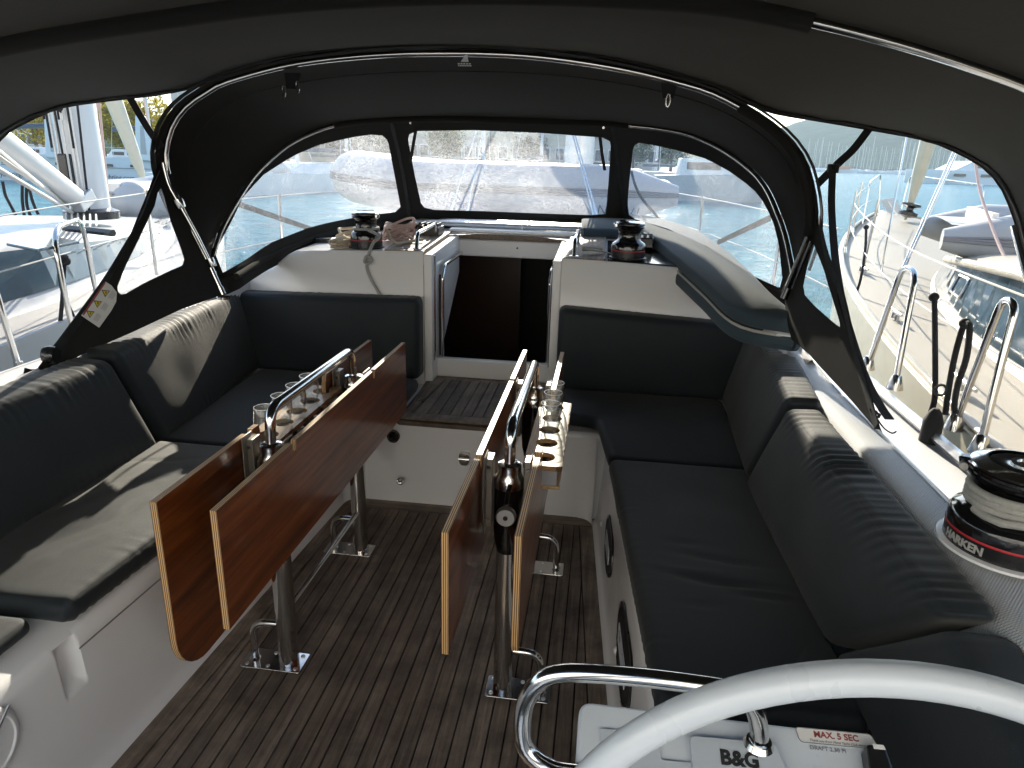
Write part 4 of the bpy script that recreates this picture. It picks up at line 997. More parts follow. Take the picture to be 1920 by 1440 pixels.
rcp = plate('recessed_cover', [(1125, 1366), (1235, 1376), (1240, 1425), (1330, 1434), (1335, 1480), (1125, 1480)], .003, 'console_cover', CT, .004)
st1 = plate('sticker', [(1490, 1364), (1632, 1378), (1648, 1406), (1500, 1392)], .0008, 'white_label', CT, .006, 0)
g = G(); q = roundpoly([onpanel(*p, .0018) for p in [(1490, 1364), (1632, 1378), (1648, 1406), (1500, 1392)]], .006, 5); g.tube(q, .0006, 5, closed=True); obj('sticker_outline', g, 'grey_print', st1, 0)
ptext('lettering', 'MAX. 5 SEC', 1567, 1382, 1590, 1384.4, .0128, 'red_print', st1, .0018, bold=.0003)
ptext('lettering', 'Thank you from More Yacht Club team !', 1571, 1394, 1591, 1396.1, .0050, 'grey_print', st1, .0018, shear=.3)
ptext('lettering', 'DRAFT 2.30 M', 1552, 1406, 1570, 1408, .0085, 'grey_print', CT, .0016)
a_ = onpanel(1650, 1432); g = G(); g.hexa([onpanel(1612, 1412), onpanel(1622, 1475), onpanel(1672, 1475), onpanel(1650, 1414), onpanel(1614, 1410, .03), onpanel(1624, 1475, .026), onpanel(1672, 1475, .026), onpanel(1648, 1412, .03)]); sw = obj('rocker_switch', g, 'black_plastic', CT, 0, .004)
g = G(); q = [onpanel(1622, 1414, .0345), onpanel(1642, 1416, .0345), onpanel(1646, 1424, .034), onpanel(1625, 1422, .034)]; g.prism(q, (0, -.0002, .001)); obj('switch_label', g, 'white_label', sw, 0)
yy = .83
gr = [AY(1090, 1452, .80), AY(1030, 1440, .81), AY(985, 1400, .82), AY(982, 1330, .83), AY(1010, 1280, .83), AY(1060, 1262, .83), AY(1180, 1268, .83), AY(1300, 1282, .83), AY(1380, 1297, .83), AY(1412, 1325, .835), AY(1422, 1358, .84), AY(1424, 1384, .845)]
g = G(); g.tube(catmull(gr, 60), .0135, 14); g.lathe([(.022, 0), (.018, .008)], gr[-1]+V((0, 0, -.012)), 18); obj('guard_rail', g, 'stainless', CT, 60)
# ================================================================== sprayhood
NH = 72
hoopA = catmull([AY(415, 545, 3.0), AY(378, 465, 3.0), AY(340, 390, 3.0), AY(318, 335, 3.0), AY(311, 290, 3.0), AY(322, 240, 3.0), AY(350, 200, 3.0), AY(390, 172, 3.0), AY(430, 152, 3.0), AY(550, 121, 3.0), AY(700, 104, 3.0), AY(850, 100, 3.0), AY(1000, 106, 3.0),
                 AY(1150, 127, 3.0), AY(1270, 155, 3.0), AY(1350, 182, 3.0), AY(1440, 236, 3.0), AY(1490, 290, 3.0), AY(1512, 350, 3.0), AY(1518, 420, 3.0), AY(1500, 490, 3.0), AY(1474, 550, 3.0)], NH)
hoopF = catmull([AY(394, 500, 3.14), AY(412, 440, 3.22), AY(434, 396, 3.30), AY(472, 336, 3.45), AY(510, 297, 3.58), AY(556, 263, 3.70), AY(634, 234, 3.86), AY(750, 224, 3.96), AY(850, 223, 4.0), AY(950, 226, 4.0), AY(1060, 229, 3.98), AY(1160, 234, 3.94),
                 AY(1300, 256, 3.80), AY(1412, 324, 3.52), AY(1462, 412, 3.30), AY(1484, 500, 3.18), AY(1486, 530, 3.14)], NH)
baseC = catmull([AY(405, 528, 3.10), AZ(440, 516, 1.085), AZ(475, 494, 1.11), AZ(520, 470, 1.14), AZ(600, 439, 1.195), AZ(680, 421, 1.225), AZ(760, 415, 1.245), AZ(900, 411, 1.262), AZ(1010, 412, 1.262), AZ(1090, 414, 1.262), AZ(1180, 418, 1.258), AZ(1250, 438, 1.24), AZ(1330, 478, 1.19), AZ(1400, 525, 1.13), AZ(1478, 556, 1.07)], NH)
HOOD = thing('sprayhood', 'black canvas sprayhood with three scratched clear panes over the companionway', 'sprayhood', (XC, 3.2, 1.0))
cA = V((XC, 3.0, 1.5))
def outw(p, c, d): n = V((p.x-c.x, 0, p.z-c.z)).normalized(); return p+n*d
rows = [[outw(p, cA, .022)+V((0, -.045, 0)) for p in hoopA], [outw(p, cA, .026) for p in hoopA]]
for t in (.2, .4, .6, .8):
    rows.append([outw(a.lerp(b, t), cA, .026 - .022*math.sin(math.pi*t)*(1 if 8 < i < NH-8 else .3) + .004*noise.noise(V((i*.22, t*5, 0)))) for i, (a, b) in enumerate(zip(hoopA, hoopF))])
rows.append([outw(p, cA, .016) for p in hoopF])
g = G(); g.loft(rows); obj('roof_canvas', g, 'canvas', HOOD, 80)
g = G(); g.ribbon([outw(p, cA, .012)+V((0, .0, 0)) for p in rows[0]][2:-2], .03, .004, (0, 1, 0)); obj('aft_hem', g, 'black_webbing', HOOD, 40)
hemrow = [outw(rows[1][i].lerp(rows[3][i], .55), cA, -.012) for i in range(8, NH-8)]
g = G(); g.tube(hemrow, .0022, 5); obj('roof_seam', g, 'black_webbing', HOOD)
# hoops
g = G(); g.tube(hoopA[:int(NH*.80)], .0125, 12); ha = obj('aft_hoop', g, 'stainless', HOOD, 60)
g = G(); g.tube(hoopA[int(NH*.80)-1:], .021, 12); obj('hoop_sleeve', g, 'canvas', HOOD, 60)
g = G(); g.tube(hoopF[:20], .0115, 12); obj('front_hoop', g, 'stainless', HOOD, 60)
g = G(); g.tube(hoopF[19:NH-24], .019, 10); obj('hoop_sleeve', g, 'canvas', HOOD, 60)
g = G(); g.tube(hoopF[NH-25:], .0115, 12); obj('front_hoop', g, 'stainless', HOOD, 60)
q = AY(332, 375, 2.97)
g = G(); g.tube(catmull([AY(306, 305, 2.95), AY(316, 345, 2.95), AY(336, 382, 2.96), AY(368, 440, 2.98), AY(398, 500, 3.0)], 18), .009, 10); obj('hoop_strut', g, 'stainless', HOOD, 60)
g = G(); g.lathe([(.022, -.02), (.024, 0), (.022, .02)], AY(336, 381, 2.96), 14, axis=(.25, .2, -1)); obj('hoop_clamp', g, 'stainless', HOOD, 40)
g = G(); g.lathe([(.018, -.02), (.02, 0), (.018, .02)], AY(396, 492, 3.0), 14, axis=(.25, .1, -1)); obj('hoop_clamp', g, 'stainless', HOOD, 40)
g = G(); g.tube([AY(412, 538, 3.0), AY(418, 552, 3.0)], .016, 10); g.lathe([(.03, -.01), (.03, 0)], AY(419, 556, 3.0), 16); obj('hoop_foot', g, 'stainless', HOOD, 40)
for a, b in (((1472, 548), (1514, 444)), ((1480, 556), (1520, 452))):
    g = G(); g.tube([AY(*a, 2.97), AY(*b, 2.95)], .009, 10); obj('hoop_strut', g, 'black_gloss', HOOD, 60)
g = G(); g.tube([AY(1470, 560, 2.97), AY(1478, 540, 2.97)], .016, 10); obj('hoop_foot', g, 'black_gloss', HOOD, 40)
# front screen: surface between front hoop and base, panes let into canvas frames
def S_(u, v):
    u = max(0, min(.9999, u)); x = u*(NH-1); i = int(x); t = x-i
    a = hoopF[i].lerp(hoopF[i+1], t); b = baseC[i].lerp(baseC[i+1], t); p = a.lerp(b, v)
    return p + V((0, .05*math.sin(math.pi*min(1, max(0, v)))*math.sin(math.pi*u), .0))
GU, GV = 150, 40
UVG = [(i/GU, j/GV) for i in range(GU+1) for j in range(GV+1)]
PXG = np.array([proj(S_(u, v)) for u, v in UVG])
def inv(px, py):
    k = int(np.argmin((PXG[:, 0]-px)**2+(PXG[:, 1]-py)**2)); u, v = UVG[k]
    for _ in range(4):
        p = proj(S_(u, v)); e = 1e-3; pu = proj(S_(u+e if u < .99 else u-e, v)); pv = proj(S_(u, v+e)); su = 1 if u < .99 else -1
        J = np.array([[(pu[0]-p[0])/e*su, (pv[0]-p[0])/e], [(pu[1]-p[1])/e*su, (pv[1]-p[1])/e]])
        try: d = np.linalg.solve(J, [px-p[0], py-p[1]])
        except Exception: break
        u += max(-.03, min(.03, d[0])); v += max(-.1, min(.1, d[1])); u = max(.004, min(.996, u)); v = max(.02, min(.97, v))
    return u, v
def ringed(outer_hit, inner, surf, nm, mat, parent, rings=11, ang=120, corners=()):
    """canvas frame between an outer border and a window outline, and the pane itself; everything lies on surf(a, b)"""
    n = len(inner); c = (sum(p[0] for p in inner)/n, sum(p[1] for p in inner)/n)
    A = sorted([2*math.pi*k/ang for k in range(ang)] + [math.atan2(b-c[1], a-c[0]) % (2*math.pi) for a, b in corners])
    def hit(poly, a):
        dx, dy = math.cos(a), math.sin(a); best = 0
        for i in range(len(poly)):
            p, q = poly[i-1], poly[i]; ex, ey = q[0]-p[0], q[1]-p[1]; den = dx*ey-dy*ex
            if abs(den) < 1e-12: continue
            t = ((p[0]-c[0])*ey-(p[1]-c[1])*ex)/den; s = ((p[0]-c[0])*dy-(p[1]-c[1])*dx)/den
            if t > 0 and -1e-6 <= s <= 1+1e-6: best = max(best, t)
        return best
    ti = [hit(inner, a) for a in A]; to = [max(hit(outer_hit, a), b*1.02) for a, b in zip(A, ti)]
    P = lambda a, t: surf(c[0]+math.cos(a)*t, c[1]+math.sin(a)*t)
    g_ = G(); g_.loft([[P(a, x+(y-x)*k/4) for a, x, y in zip(A, ti, to)] + [P(A[0], ti[0]+(to[0]-ti[0])*k/4)] for k in range(5)]); fr = obj(nm, g_, 'canvas', parent, 80)
    g_ = G(); rr = [1.015]+[1-k/rings for k in range(1, rings)]
    secs = [[P(a, x*r)+V((0, .0015, 0)) for a, x in zip(A, ti)] for r in rr]; g_.loft(secs, True); o = len(g_.v); g_.v.append(tuple(P(0, 0)+V((0, .0015, 0)))); L = len(A); b0 = (len(rr)-1)*L
    for k in range(L): g_.f.append((b0+k, b0+(k+1) % L, o)); g_.m.append(0)
    pn = obj('clear_pane', g_, mat, fr, 80)
    g_ = G(); g_.tube([P(a, x*1.012)+V((0, -.003, 0)) for a, x in zip(A, ti)], .0016, 4, closed=True); obj('pane_stitching', g_, 'black_webbing', fr, 0)
    return fr
uL, uR = inv(757, 330)[0], inv(1162, 330)[0]
panes = [([(418, 512), (402, 472), (437, 410), (455, 370), (495, 327), (550, 292), (600, 271), (662, 257), (708, 251), (722, 256), (728, 268), (740, 330), (751, 388), (746, 397), (675, 406), (612, 418), (575, 428), (505, 456), (462, 486)], 0., uL),
         ([(765, 262), (768, 250), (778, 246), (885, 244), (1010, 249), (1130, 258), (1143, 262), (1145, 274), (1141, 340), (1136, 400), (1130, 404), (1010, 400), (910, 396), (800, 393), (790, 384), (778, 330)], uL, uR),
         ([(1187, 280), (1190, 270), (1200, 267), (1262, 280), (1325, 298), (1370, 323), (1412, 354), (1435, 384), (1450, 418), (1460, 457), (1467, 520), (1462, 540), (1400, 512), (1330, 464), (1250, 428), (1180, 408), (1175, 400), (1180, 340)], uR, 1.)]
for pix, u0, u1 in panes:
    P2 = []
    for k in range(len(pix)):
        a, b = pix[k], pix[(k+1) % len(pix)]
        for t in np.linspace(0, 1, 5)[:-1]: P2.append((a[0]+(b[0]-a[0])*t, a[1]+(b[1]-a[1])*t))
    uv = [inv(*p) for p in P2]; uv = [(max(u0+.006, min(u1-.006, u)), v) for u, v in uv]
    rect = [(u0, 0), (u1, 0), (u1, 1), (u0, 1)]
    ringed(rect, uv, S_, 'screen_panel', 'vinyl_front', HOOD, corners=rect)
for u in (uL, uR):
    g = G(); g.ribbon([S_(u, v)+V((0, -.006, 0)) for v in np.linspace(0, 1, 10)], .022, .006, (1, 0, 0)); obj('zip_strip', g, 'black_webbing', HOOD, 40)
g = G(); st = [[p+V((0, 0, .004)), p+V((0, -.004, -.03)), p+V((0, 0, -.075))] for p in baseC]; g.loft(st); obj('base_skirt', g, 'canvas', HOOD, 60)
g = G(); g.tube([p+V((0, -.02, -.012)) for p in baseC[2:46]], .016, 8); obj('bolt_rope', g, 'canvas', HOOD, 60)
for pts in (((781, 246), (776, 275), (771, 305)), ((1125, 256), (1129, 290), (1134, 319))):
    g = G(); g.ribbon([S_(*inv(*p))+V((0, -.02, 0)) for p in pts], .018, .003, (1, 0, 0)); obj('roll_up_strap', g, 'black_webbing', HOOD, 0)
for p in ((773, 230), (1133, 245)):
    c = S_(inv(*p)[0], .02)+V((0, -.03, -.01)); g = G(); g.lathe([(.006, 0), (.006, .004)], c, 12, axis=(0, -1, 0)); obj('snap_button', g, 'stainless', HOOD)
# zip sliders hanging from the aft hem
for p, tabs in (((545, 150), ((531, 158), (557, 150))), ((1254, 166), ((1254, 174),))):
    c = AY(*p, 3.03); g = G(); g.prism([c+V((-.035, .02, .03)), c+V((.035, .02, .03)), c+V((.022, .0, -.035)), c+V((-.022, .0, -.035))], (0, .012, 0)); obj('zip_flap', g, 'black_webbing', HOOD, 0)
    for t in tabs:
        c = AY(*t, 3.01); g = G(); g.tube([c+V((.008*math.cos(a), 0, -.028+.024*math.sin(a))) for a in np.linspace(0, 2*math.pi, 14)[:-1]], .0026, 5, closed=True); obj('zip_slider', g, 'stainless', HOOD)
# maker's mark on the hem: small sail with two lines
c = AY(873, 114, 2.985); X_ = V((1, 0, 0)); g = G()
g.prism([c+V((-.020, 0, -.004)), c+V((.012, 0, -.004)), c+V((.004, 0, .028))], (0, .001, 0)); mk = obj('maker_mark', g, 'white_print', HOOD, 0)
for dz, n in ((-.011, 5), (-.018, 8)):
    g = G(); [g.box(c+V((-.028+i*.056/n, 0, dz)), (.056/n*.7, .001, .0045)) for i in range(n)]; obj('maker_lettering', g, 'white_print', mk, 0)
# side wings
def wing(outline, window, P0, P1, P2, nm):
    P0, P1, P2 = V(P0), V(P1), V(P2); n = (P1-P0).cross(P2-P0).normalized(); e1 = V((0, 1, 0)); e1 = (e1-n*e1.dot(n)).normalized(); e2 = n.cross(e1)
    to2 = lambda px: ((lambda q: (q.dot(e1), q.dot(e2)))(AP(*px, P0, n)-P0))
    surf = lambda a, b: P0+e1*a+e2*b + n*.006*noise.noise(V((a*5, b*5, 0)))
    o2 = [to2(p) for p in outline]; w2 = [to2(p) for p in window]
    return ringed(o2, w2, surf, nm, 'vinyl_wing', HOOD, corners=o2), (P0, n, e1, e2)
LW, LPl = wing([(322, 325), (340, 385), (362, 440), (392, 500), (418, 552), (340, 580), (250, 622), (170, 657), (100, 692), (80, 700), (70, 690), (108, 640), (150, 588), (200, 518), (245, 436), (280, 352), (298, 305), (310, 300)],
    [(301, 345), (291, 385), (262, 445), (235, 500), (219, 540), (223, 552), (233, 552), (270, 531), (320, 507), (342, 498), (346, 486), (338, 460), (322, 415), (310, 370)], (-1.745, 3.0, 1.04), (-1.94, 2.11, .90), (-1.945, 2.97, 1.58), 'side_wing')
RW, RPl = wing([(1470, 548), (1482, 530), (1500, 490), (1514, 450), (1520, 400), (1533, 400), (1548, 480), (1582, 546), (1610, 665), (1634, 744), (1650, 806), (1642, 804), (1597, 752), (1560, 712), (1517, 664), (1484, 636), (1472, 585)],
    [(1525, 455), (1546, 510), (1573, 603), (1574, 614), (1560, 603), (1530, 576), (1508, 553), (1504, 536), (1511, 505), (1519, 475)], (.765, 3.02, 1.15), (.87, 1.99, .90), (.85, 3.0, 1.44), 'side_wing')
# webbing sewn on the aft edges of the wings
def onL(px, py, o=.004): return AP(px, py, LPl[0], LPl[1]) + LPl[1]*(o if LPl[1].dot(CAM-LPl[0]) > 0 else -o)
def onR(px, py, o=.004): return AP(px, py, RPl[0], RPl[1]) + RPl[1]*(o if RPl[1].dot(CAM-RPl[0]) > 0 else -o)
g = G(); g.ribbon(catmull([onL(303, 312), onL(276, 372), (onL(243, 447)), onL(200, 524), onL(152, 592), onL(88, 678)], 24), .034, .004, (.0, .7, .7)); obj('edge_webbing', g, 'black_webbing', LW, 40)
g = G(); g.ribbon(catmull([onR(1538, 410), onR(1552, 480), onR(1580, 556), onR(1606, 665), onR(1630, 746), onR(1646, 800)], 24), .030, .004, (.0, .7, .7)); obj('edge_webbing', g, 'black_webbing', RW, 40)
# tie-downs at the aft corners
g = G(); g.lathe([(.03, -.02), (.034, 0), (.03, .02)], onL(94, 666), 14, axis=(1, .2, 0)); obj('strap_buckle', g, 'black_plastic', LW, 40)
for pts in (((96, 680), (80, 694), (62, 700), (45, 697)), ((92, 690), (78, 702), (64, 718), (50, 735))):
    g = G(); g.ribbon(catmull([AX(*p, -1.95) for p in pts], 12), .028, .003, (0, .5, .8)); obj('tie_strap', g, 'black_webbing', LW, 40)
g = G(); g.tube(catmull([onR(1637, 770), AX(1643, 790, .90), AX(1652, 815, .90), AX(1668, 838, .90)], 14), .006, 6); g.tube(catmull([onR(1640, 775), AX(1655, 800, .90), AX(1672, 812, .90), AX(1680, 809, .90)], 14), .0025, 5); g.tube(catmull([onR(1636, 768), AX(1644, 774, .90), AX(1650, 780, .90), AX(1644, 782, .90)], 10), .005, 6); obj('tie_cord', g, 'dark_rope', RW, 40)
# warning label on the port wing
lab = [(193, 527), (150, 592), (184, 615), (207, 583), (216, 566), (217, 549), (207, 536)]
g = G(); nl = LPl[1] if LPl[1].dot(CAM-LPl[0]) > 0 else -LPl[1]
g.prism([onL(*p, .006) for p in lab], nl*.0008); wl = obj('warning_label', g, 'white_label', LW, 0)
g = G(); g.prism([onL(*p, .0076) for p in ((193, 529), (152, 590), (155, 592), (196, 531))], nl*.0004); obj('label_header', g, 'red_print', wl, 0)
for (cx, cy_) in ((196, 550), (181, 570), (167, 589)):
    tri = [(cx-8, cy_-6), (cx+8, cy_-4), (cx-1, cy_+8)]
    g = G(); g.prism([onL(*p, .0076) for p in tri], nl*.0003); o_ = obj('warning_triangle', g, 'black_print', wl, 0)
    g = G(); g.prism([onL(cx+(p[0]-cx)*.72, cy_+(p[1]-cy_)*.72, .0081) for p in tri], nl*.0003); obj('triangle_fill', g, 'yellow_paint', o_, 0)
    g = G(); g.prism([onL(*p, .0086) for p in ((cx-1.5, cy_-2.5), (cx+1.5, cy_-2), (cx, cy_+3))], nl*.0003); obj('triangle_symbol', g, 'black_print', o_, 0)
g = G()
for (cx, cy_) in ((205, 555), (191, 576), (177, 596)):
    for k in range(4): a = onL(cx-4+k*2.2, cy_+4+k*1.2, .0076); b = onL(cx+4+k*2., cy_-8+k*1.5, .0076); g.ribbon([a, b], .0012, .0003, nl.cross(b-a))
obj('label_small_print', g, 'grey_print', wl, 0)
# diagonal strap outside the port and starboard panes
for a, b, yA, yB in (((448, 383), (585, 430), 3.45, 4.35), ((1445, 408), (1345, 455), 3.45, 4.4)):
    g = G(); g.ribbon([AY(*a, yA), AY((a[0]+b[0])/2, (a[1]+b[1])/2, (yA+yB)/2), AY(*b, yB)], .03, .003, (0, .2, 1)); obj('outer_strap', g, 'black_webbing', HOOD, 0)
# ================================================================== bimini
BIM = thing('bimini', 'dark canvas bimini roof stretched over the cockpit', 'bimini', (XC, 1., 1.95))
front = catmull([AY(-120, 400, 2.80), AY(-60, 318, 2.84), AY(0, 262, 2.86), AY(25, 241, 2.87), AY(107, 203, 2.92), AY(200, 188, 2.97), AY(300, 176, 3.03), AY(375, 160, 3.07), AY(430, 140, 3.08), AY(550, 110, 3.08), AY(700, 94, 3.08), AY(850, 90, 3.08), AY(1000, 96, 3.08), AY(1150, 116, 3.08), AY(1350, 172, 3.08), AY(1440, 208, 3.08), AY(1540, 226, 3.09), AY(1615, 239, 3.1), AY(1740, 263, 3.1), AY(1815, 295, 3.1), AY(1852, 320, 3.1), AY(1877, 350, 3.1), AY(1893, 385, 3.09), AY(1906, 425, 3.08), AY(1922, 500, 3.06)], 80)
hp = [(-2.62, 1.55), (-2.5, 1.72), (-2.25, 1.86), (-1.9, 1.955), (-1.35, 2.035), (-.9, 2.085), (-.4, 2.105), (.05, 2.095), (.34, 2.07), (.69, 2.00), (.95, 1.93), (1.12, 1.872), (1.35, 1.75), (1.5, 1.60), (1.57, 1.45)]
def row(y, dz=0.): return catmull([(x, y, z+dz) for x, z in hp], 80)
R0, R1, R2, R3 = row(-.40, .02), row(.5, .03), row(1.45, .015), row(2.15)
rows = [R0, [a.lerp(b, .5)+V((0, 0, -.01)) for a, b in zip(R0, R1)], R1, [a.lerp(b, .5)+V((0, 0, -.012)) for a, b in zip(R1, R2)], R2, R3]
for t in (.2, .4, .6, .8, .92): rows.append([a.lerp(b, t)+V((0, 0, -.022*math.sin(math.pi*t)*math.sin(math.pi*i/79)+.004*noise.noise(V((i*.15, t*4, 3))))) for i, (a, b) in enumerate(zip(R3, front))])
rows.append(front)
g = G(); g.loft(rows); obj('roof_canvas', g, 'canvas_bimini', BIM, 80)
def scal(i): return V((0, .0, .0035*math.sin(i*2.1)+.003*math.sin(i*.9)))
b1, b2 = rows[-2], rows[-1]
g = G(); g.tube([a.lerp(b, .25)+V((0, -.002, -.006))+scal(i) for i, (a, b) in enumerate(zip(b1, b2))], .006, 6); g.tube([a.lerp(b, .42)+V((0, -.002, -.005))+scal(i+.7) for i, (a, b) in enumerate(zip(b1, b2))], .004, 6); obj('front_binding', g, 'black_webbing', BIM, 60)
g = G(); g.tube([p+V((0, -.0, -.003)) for p in front], .004, 6); obj('front_hem', g, 'canvas_bimini', BIM, 60)
pock = [p+V((0, 0, -.018)) for p in R3]
g = G(); g.tube(pock[12:58], .030, 12); hp_ = obj('hoop_pocket', g, 'canvas', BIM, 60)
seam = [a.lerp(b, .12)+V((0, 0, -.008)) for a, b in zip(rows[5], rows[7])]
g = G(); g.tube(seam[10:62], .0035, 6); obj('pocket_zip', g, 'black_webbing', BIM, 60)
g = G(); g.tube([p+V((0, 0, -.018)) for p in R3], .0135, 12); obj('hoop', g, 'stainless', BIM, 60)
for pts, wd in (([AY(243, 182, 2.99), AY(262, 215, 2.98), AY(282, 248, 2.98), AY(303, 276, 2.98)], .030), ([AY(1630, 241, 3.1), AY(1600, 280, 3.06), AY(1572, 306, 3.03), AY(1533, 345, 3.0)], .030)):
    g = G(); g.ribbon(catmull(pts, 14), wd, .003, (1, .2, .4)); obj('tension_strap', g, 'black_webbing', BIM, 40)
g = G(); p = AY(1562, 316, 3.02); g.box(p, (.05, .012, .035), R(20)); obj('strap_buckle', g, 'black_plastic', BIM, 0, .003)
g = G(); g.ribbon(catmull([AY(1561, 322, 3.01), AY(1559, 380, 2.95), AY(1562, 440, 2.85), AY(1568, 500, 2.72), AY(1580, 570, 2.58), AY(1596, 630, 2.45), AY(1622, 706, 2.30), AY(1650, 760, 2.18), AY(1668, 786, 2.12)], 30), .030, .003, (1, .3, 0)); obj('hanging_strap', g, 'black_webbing', BIM, 40)
g = G(); g.tube([AY(1900, 425, 3.05), AY(1925, 520, 2.9), AY(1960, 640, 2.7)], .0125, 10); obj('bimini_leg', g, 'stainless', BIM, 60)
# ================================================================== dinghies
def dinghy(D, fn, tube_r, L, B, stripe, mat, nm='inflatable_tube'):
    """inflatable stowed keel-up; fn maps local (x across, y along to bow, z up) to the world"""
    pts = [(-B/2, -L/2, 0), (-B/2, L*.05, 0), (-B/2*.93, L*.25, 0), (-B/2*.55, L*.44, .04), (0, L*.5, .06), (B/2*.55, L*.44, .04), (B/2*.93, L*.25, 0), (B/2, L*.05, 0), (B/2, -L/2, 0)]
    path = catmull(pts, 60); rr = [tube_r*min(1, .35+.65*min(1, min(i, 59-i)/4)) for i in range(60)]
    g_ = G(); g_.tube([fn(p) for p in path], rr, 20); tb = obj(nm, g_, mat, D, 60)
    for k in stripe:
        for rad in (0,):
            sg = G(); q = []
            for i, p in enumerate(path):
                d = (path[min(i+1, 59)]-path[max(i-1, 0)]).normalized(); nrm = V((-d.y, d.x, 0))*(1 if True else 1)
                out_n = V((d.y, -d.x, 0)); out_n = out_n if out_n.dot(p) > 0 or True else -out_n
                if out_n.dot(V((p.x, p.y, 0))) < 0: out_n = -out_n
                a = k; q.append(fn(p + (out_n*math.cos(a) + V((0, 0, 1))*math.sin(a))*(rr[i]*1.0)))
            sg.tube(q, .011, 6); obj('rubbing_strake', sg, 'dinghy_stripe', tb, 60)
    g_ = G(); secs = []
    for t in np.linspace(-.48, .40, 14):
        w_ = B/2*(1 if t < .1 else max(.1, 1-((t-.1)/.36)**2)); secs.append([fn(V((w_*s, t*L, tube_r*.45+.10*(1-s*s)*(.6+t)))) for s in np.linspace(-.85, .85, 9)])
    g_.loft(secs); obj('hull_bottom', g_, mat, D, 50)
    g_ = G(); q = [fn(V((x, -L*.40, z))) for x, z in ((-B/2*.8, -tube_r), (B/2*.8, -tube_r), (B/2*.8, tube_r*.9), (-B/2*.8, tube_r*.9))]; e_ = fn(V((0, -L*.40+.04, 0)))-fn(V((0, -L*.40, 0))); g_.prism(q, e_); obj('transom', g_, 'white_label', D, 0)
    return tb
DY = 5.75
c0 = AY(938, 356, DY)
D1 = thing('dinghy', 'pale grey inflatable dinghy lying keel-up across our foredeck, seen through the sprayhood', 'dinghy', c0)
tr_ = (AY(940, 306, DY).z - AY(940, 412, DY).z)/2
hl = (AY(1262, 372, DY).x - AY(612, 365, DY).x)
def fn1(p): p = V(p); return c0 + V((-p.y, p.x+.62, p.z*.98 + .006*0))         # bow to port
t1 = dinghy(D1, fn1, tr_*.97, hl*.99, 1.25, (-.04, .06, .16), 'dinghy_grey')
fy = c0.y - tr_*.97
def tM(px, py, y): return None
for s, px, py, sz in (('T/T', 1186, 397, .075), ('N', 1131, 392, .075)):
    a = AY(px, py, c0.y+.62-.625-tr_*.955); a.y -= .03
    M = Matrix(((-1, 0, 0, a.x), (0, 0, -1, a.y), (0, -1, 0, a.z), (0, 0, 0, 1))) @ Matrix.Rotation(0, 4, 'X')
    M = frame(a, (-1, 0, 0), (0, 0, -1)); text('lettering', s, 'black_print', t1, M, sz*1.35, .002, shear=.2)
a = AY(873, 384, c0.y-.02-tr_*.955); M = frame(a, (-1, 0, 0), (0, 0, -1))
g = G(); g.tube([a+V((x*.18, -.02, .012*math.sin(x*5)+.012)) for x in np.linspace(-1, 1, 14)], .004, 5); g.tube([a+V((x*.14, -.02, -.02+.004*math.sin(x*30))) for x in np.linspace(-1, 1, 40)], .004, 5); obj('blue_logo', g, 'blue_print', t1, 0)
g = G(); g.tube(catmull([AY(1184, 322, DY-.25), AY(1192, 350, DY-.33), AY(1208, 378, DY-.34), AY(1240, 414, DY-.3)], 24), .010, 8); tag(obj('dinghy_painter', g, 'dark_rope', None, 60, loc=AY(1184, 322, DY-.25)), 'dark rope slung down over the end of our pale dinghy', 'rope')
# ================================================================== neighbouring yachts
def yacht(Y, T, L, b, zg, cr, mats, rails=True, keel=True):
    """hull, deck and coachroof in local axes u (starboard), v (forward), z; T maps them to the world.  b(v): half beam, zg(v): gunwale height, cr: (v0, v1, halfwidth, ztop)"""
    hull_m, deck_m, roof_m = mats; vs = np.linspace(0, L, 46); gh, gd = G(), G()
    for s in (-1, 1):
        gh.loft([[T(s*b(v)*k, v, z) for k, z in ((.35, WZ-.5), (.90, WZ-.02), (.97, WZ+.5), (1., zg(v)-.05), (1., zg(v)), (.985, zg(v)), (.985, zg(v)-.045))] for v in vs])
    obj('hull', gh, hull_m, Y, 45)
    gd.loft([[T(b(v)*.985*k, v, zg(v)-.04+.05*(1-k*k)) for k in np.linspace(-1, 1, 9)] for v in vs]); obj('deck', gd, deck_m, Y, 50)
    v0, v1, hw, zt_ = cr; gr_ = G(); secs = []
    for v in np.linspace(v0, v1, 26):
        t = (v-v0)/(v1-v0); k = 1-max(0, (t-.45)/.55)**2.2; w_ = hw*max(.12, k**.8); zz = zg(v)-.02 + (zt_-zg(v)+.02)*max(.02, min(1, 1.15*(1-t**3.0)))
        zd = zg(v)-.03; secs.append([T(u, v, z) for u, z in [(-w_-.10, zd), (-w_-.06, zd+.05), (-w_+.02, zz-.07), (-w_+.05, zz-.02), (-w_+.12, zz)] + [(w_*x, zz+.05*(1-x*x)) for x in np.linspace(-.85, .85, 9)] + [(w_-.12, zz), (w_-.05, zz-.02), (w_-.02, zz-.07), (w_+.06, zd+.05), (w_+.10, zd)]])
    gr_.loft(secs); return obj('coachroof', gr_, roof_m, Y, 40)
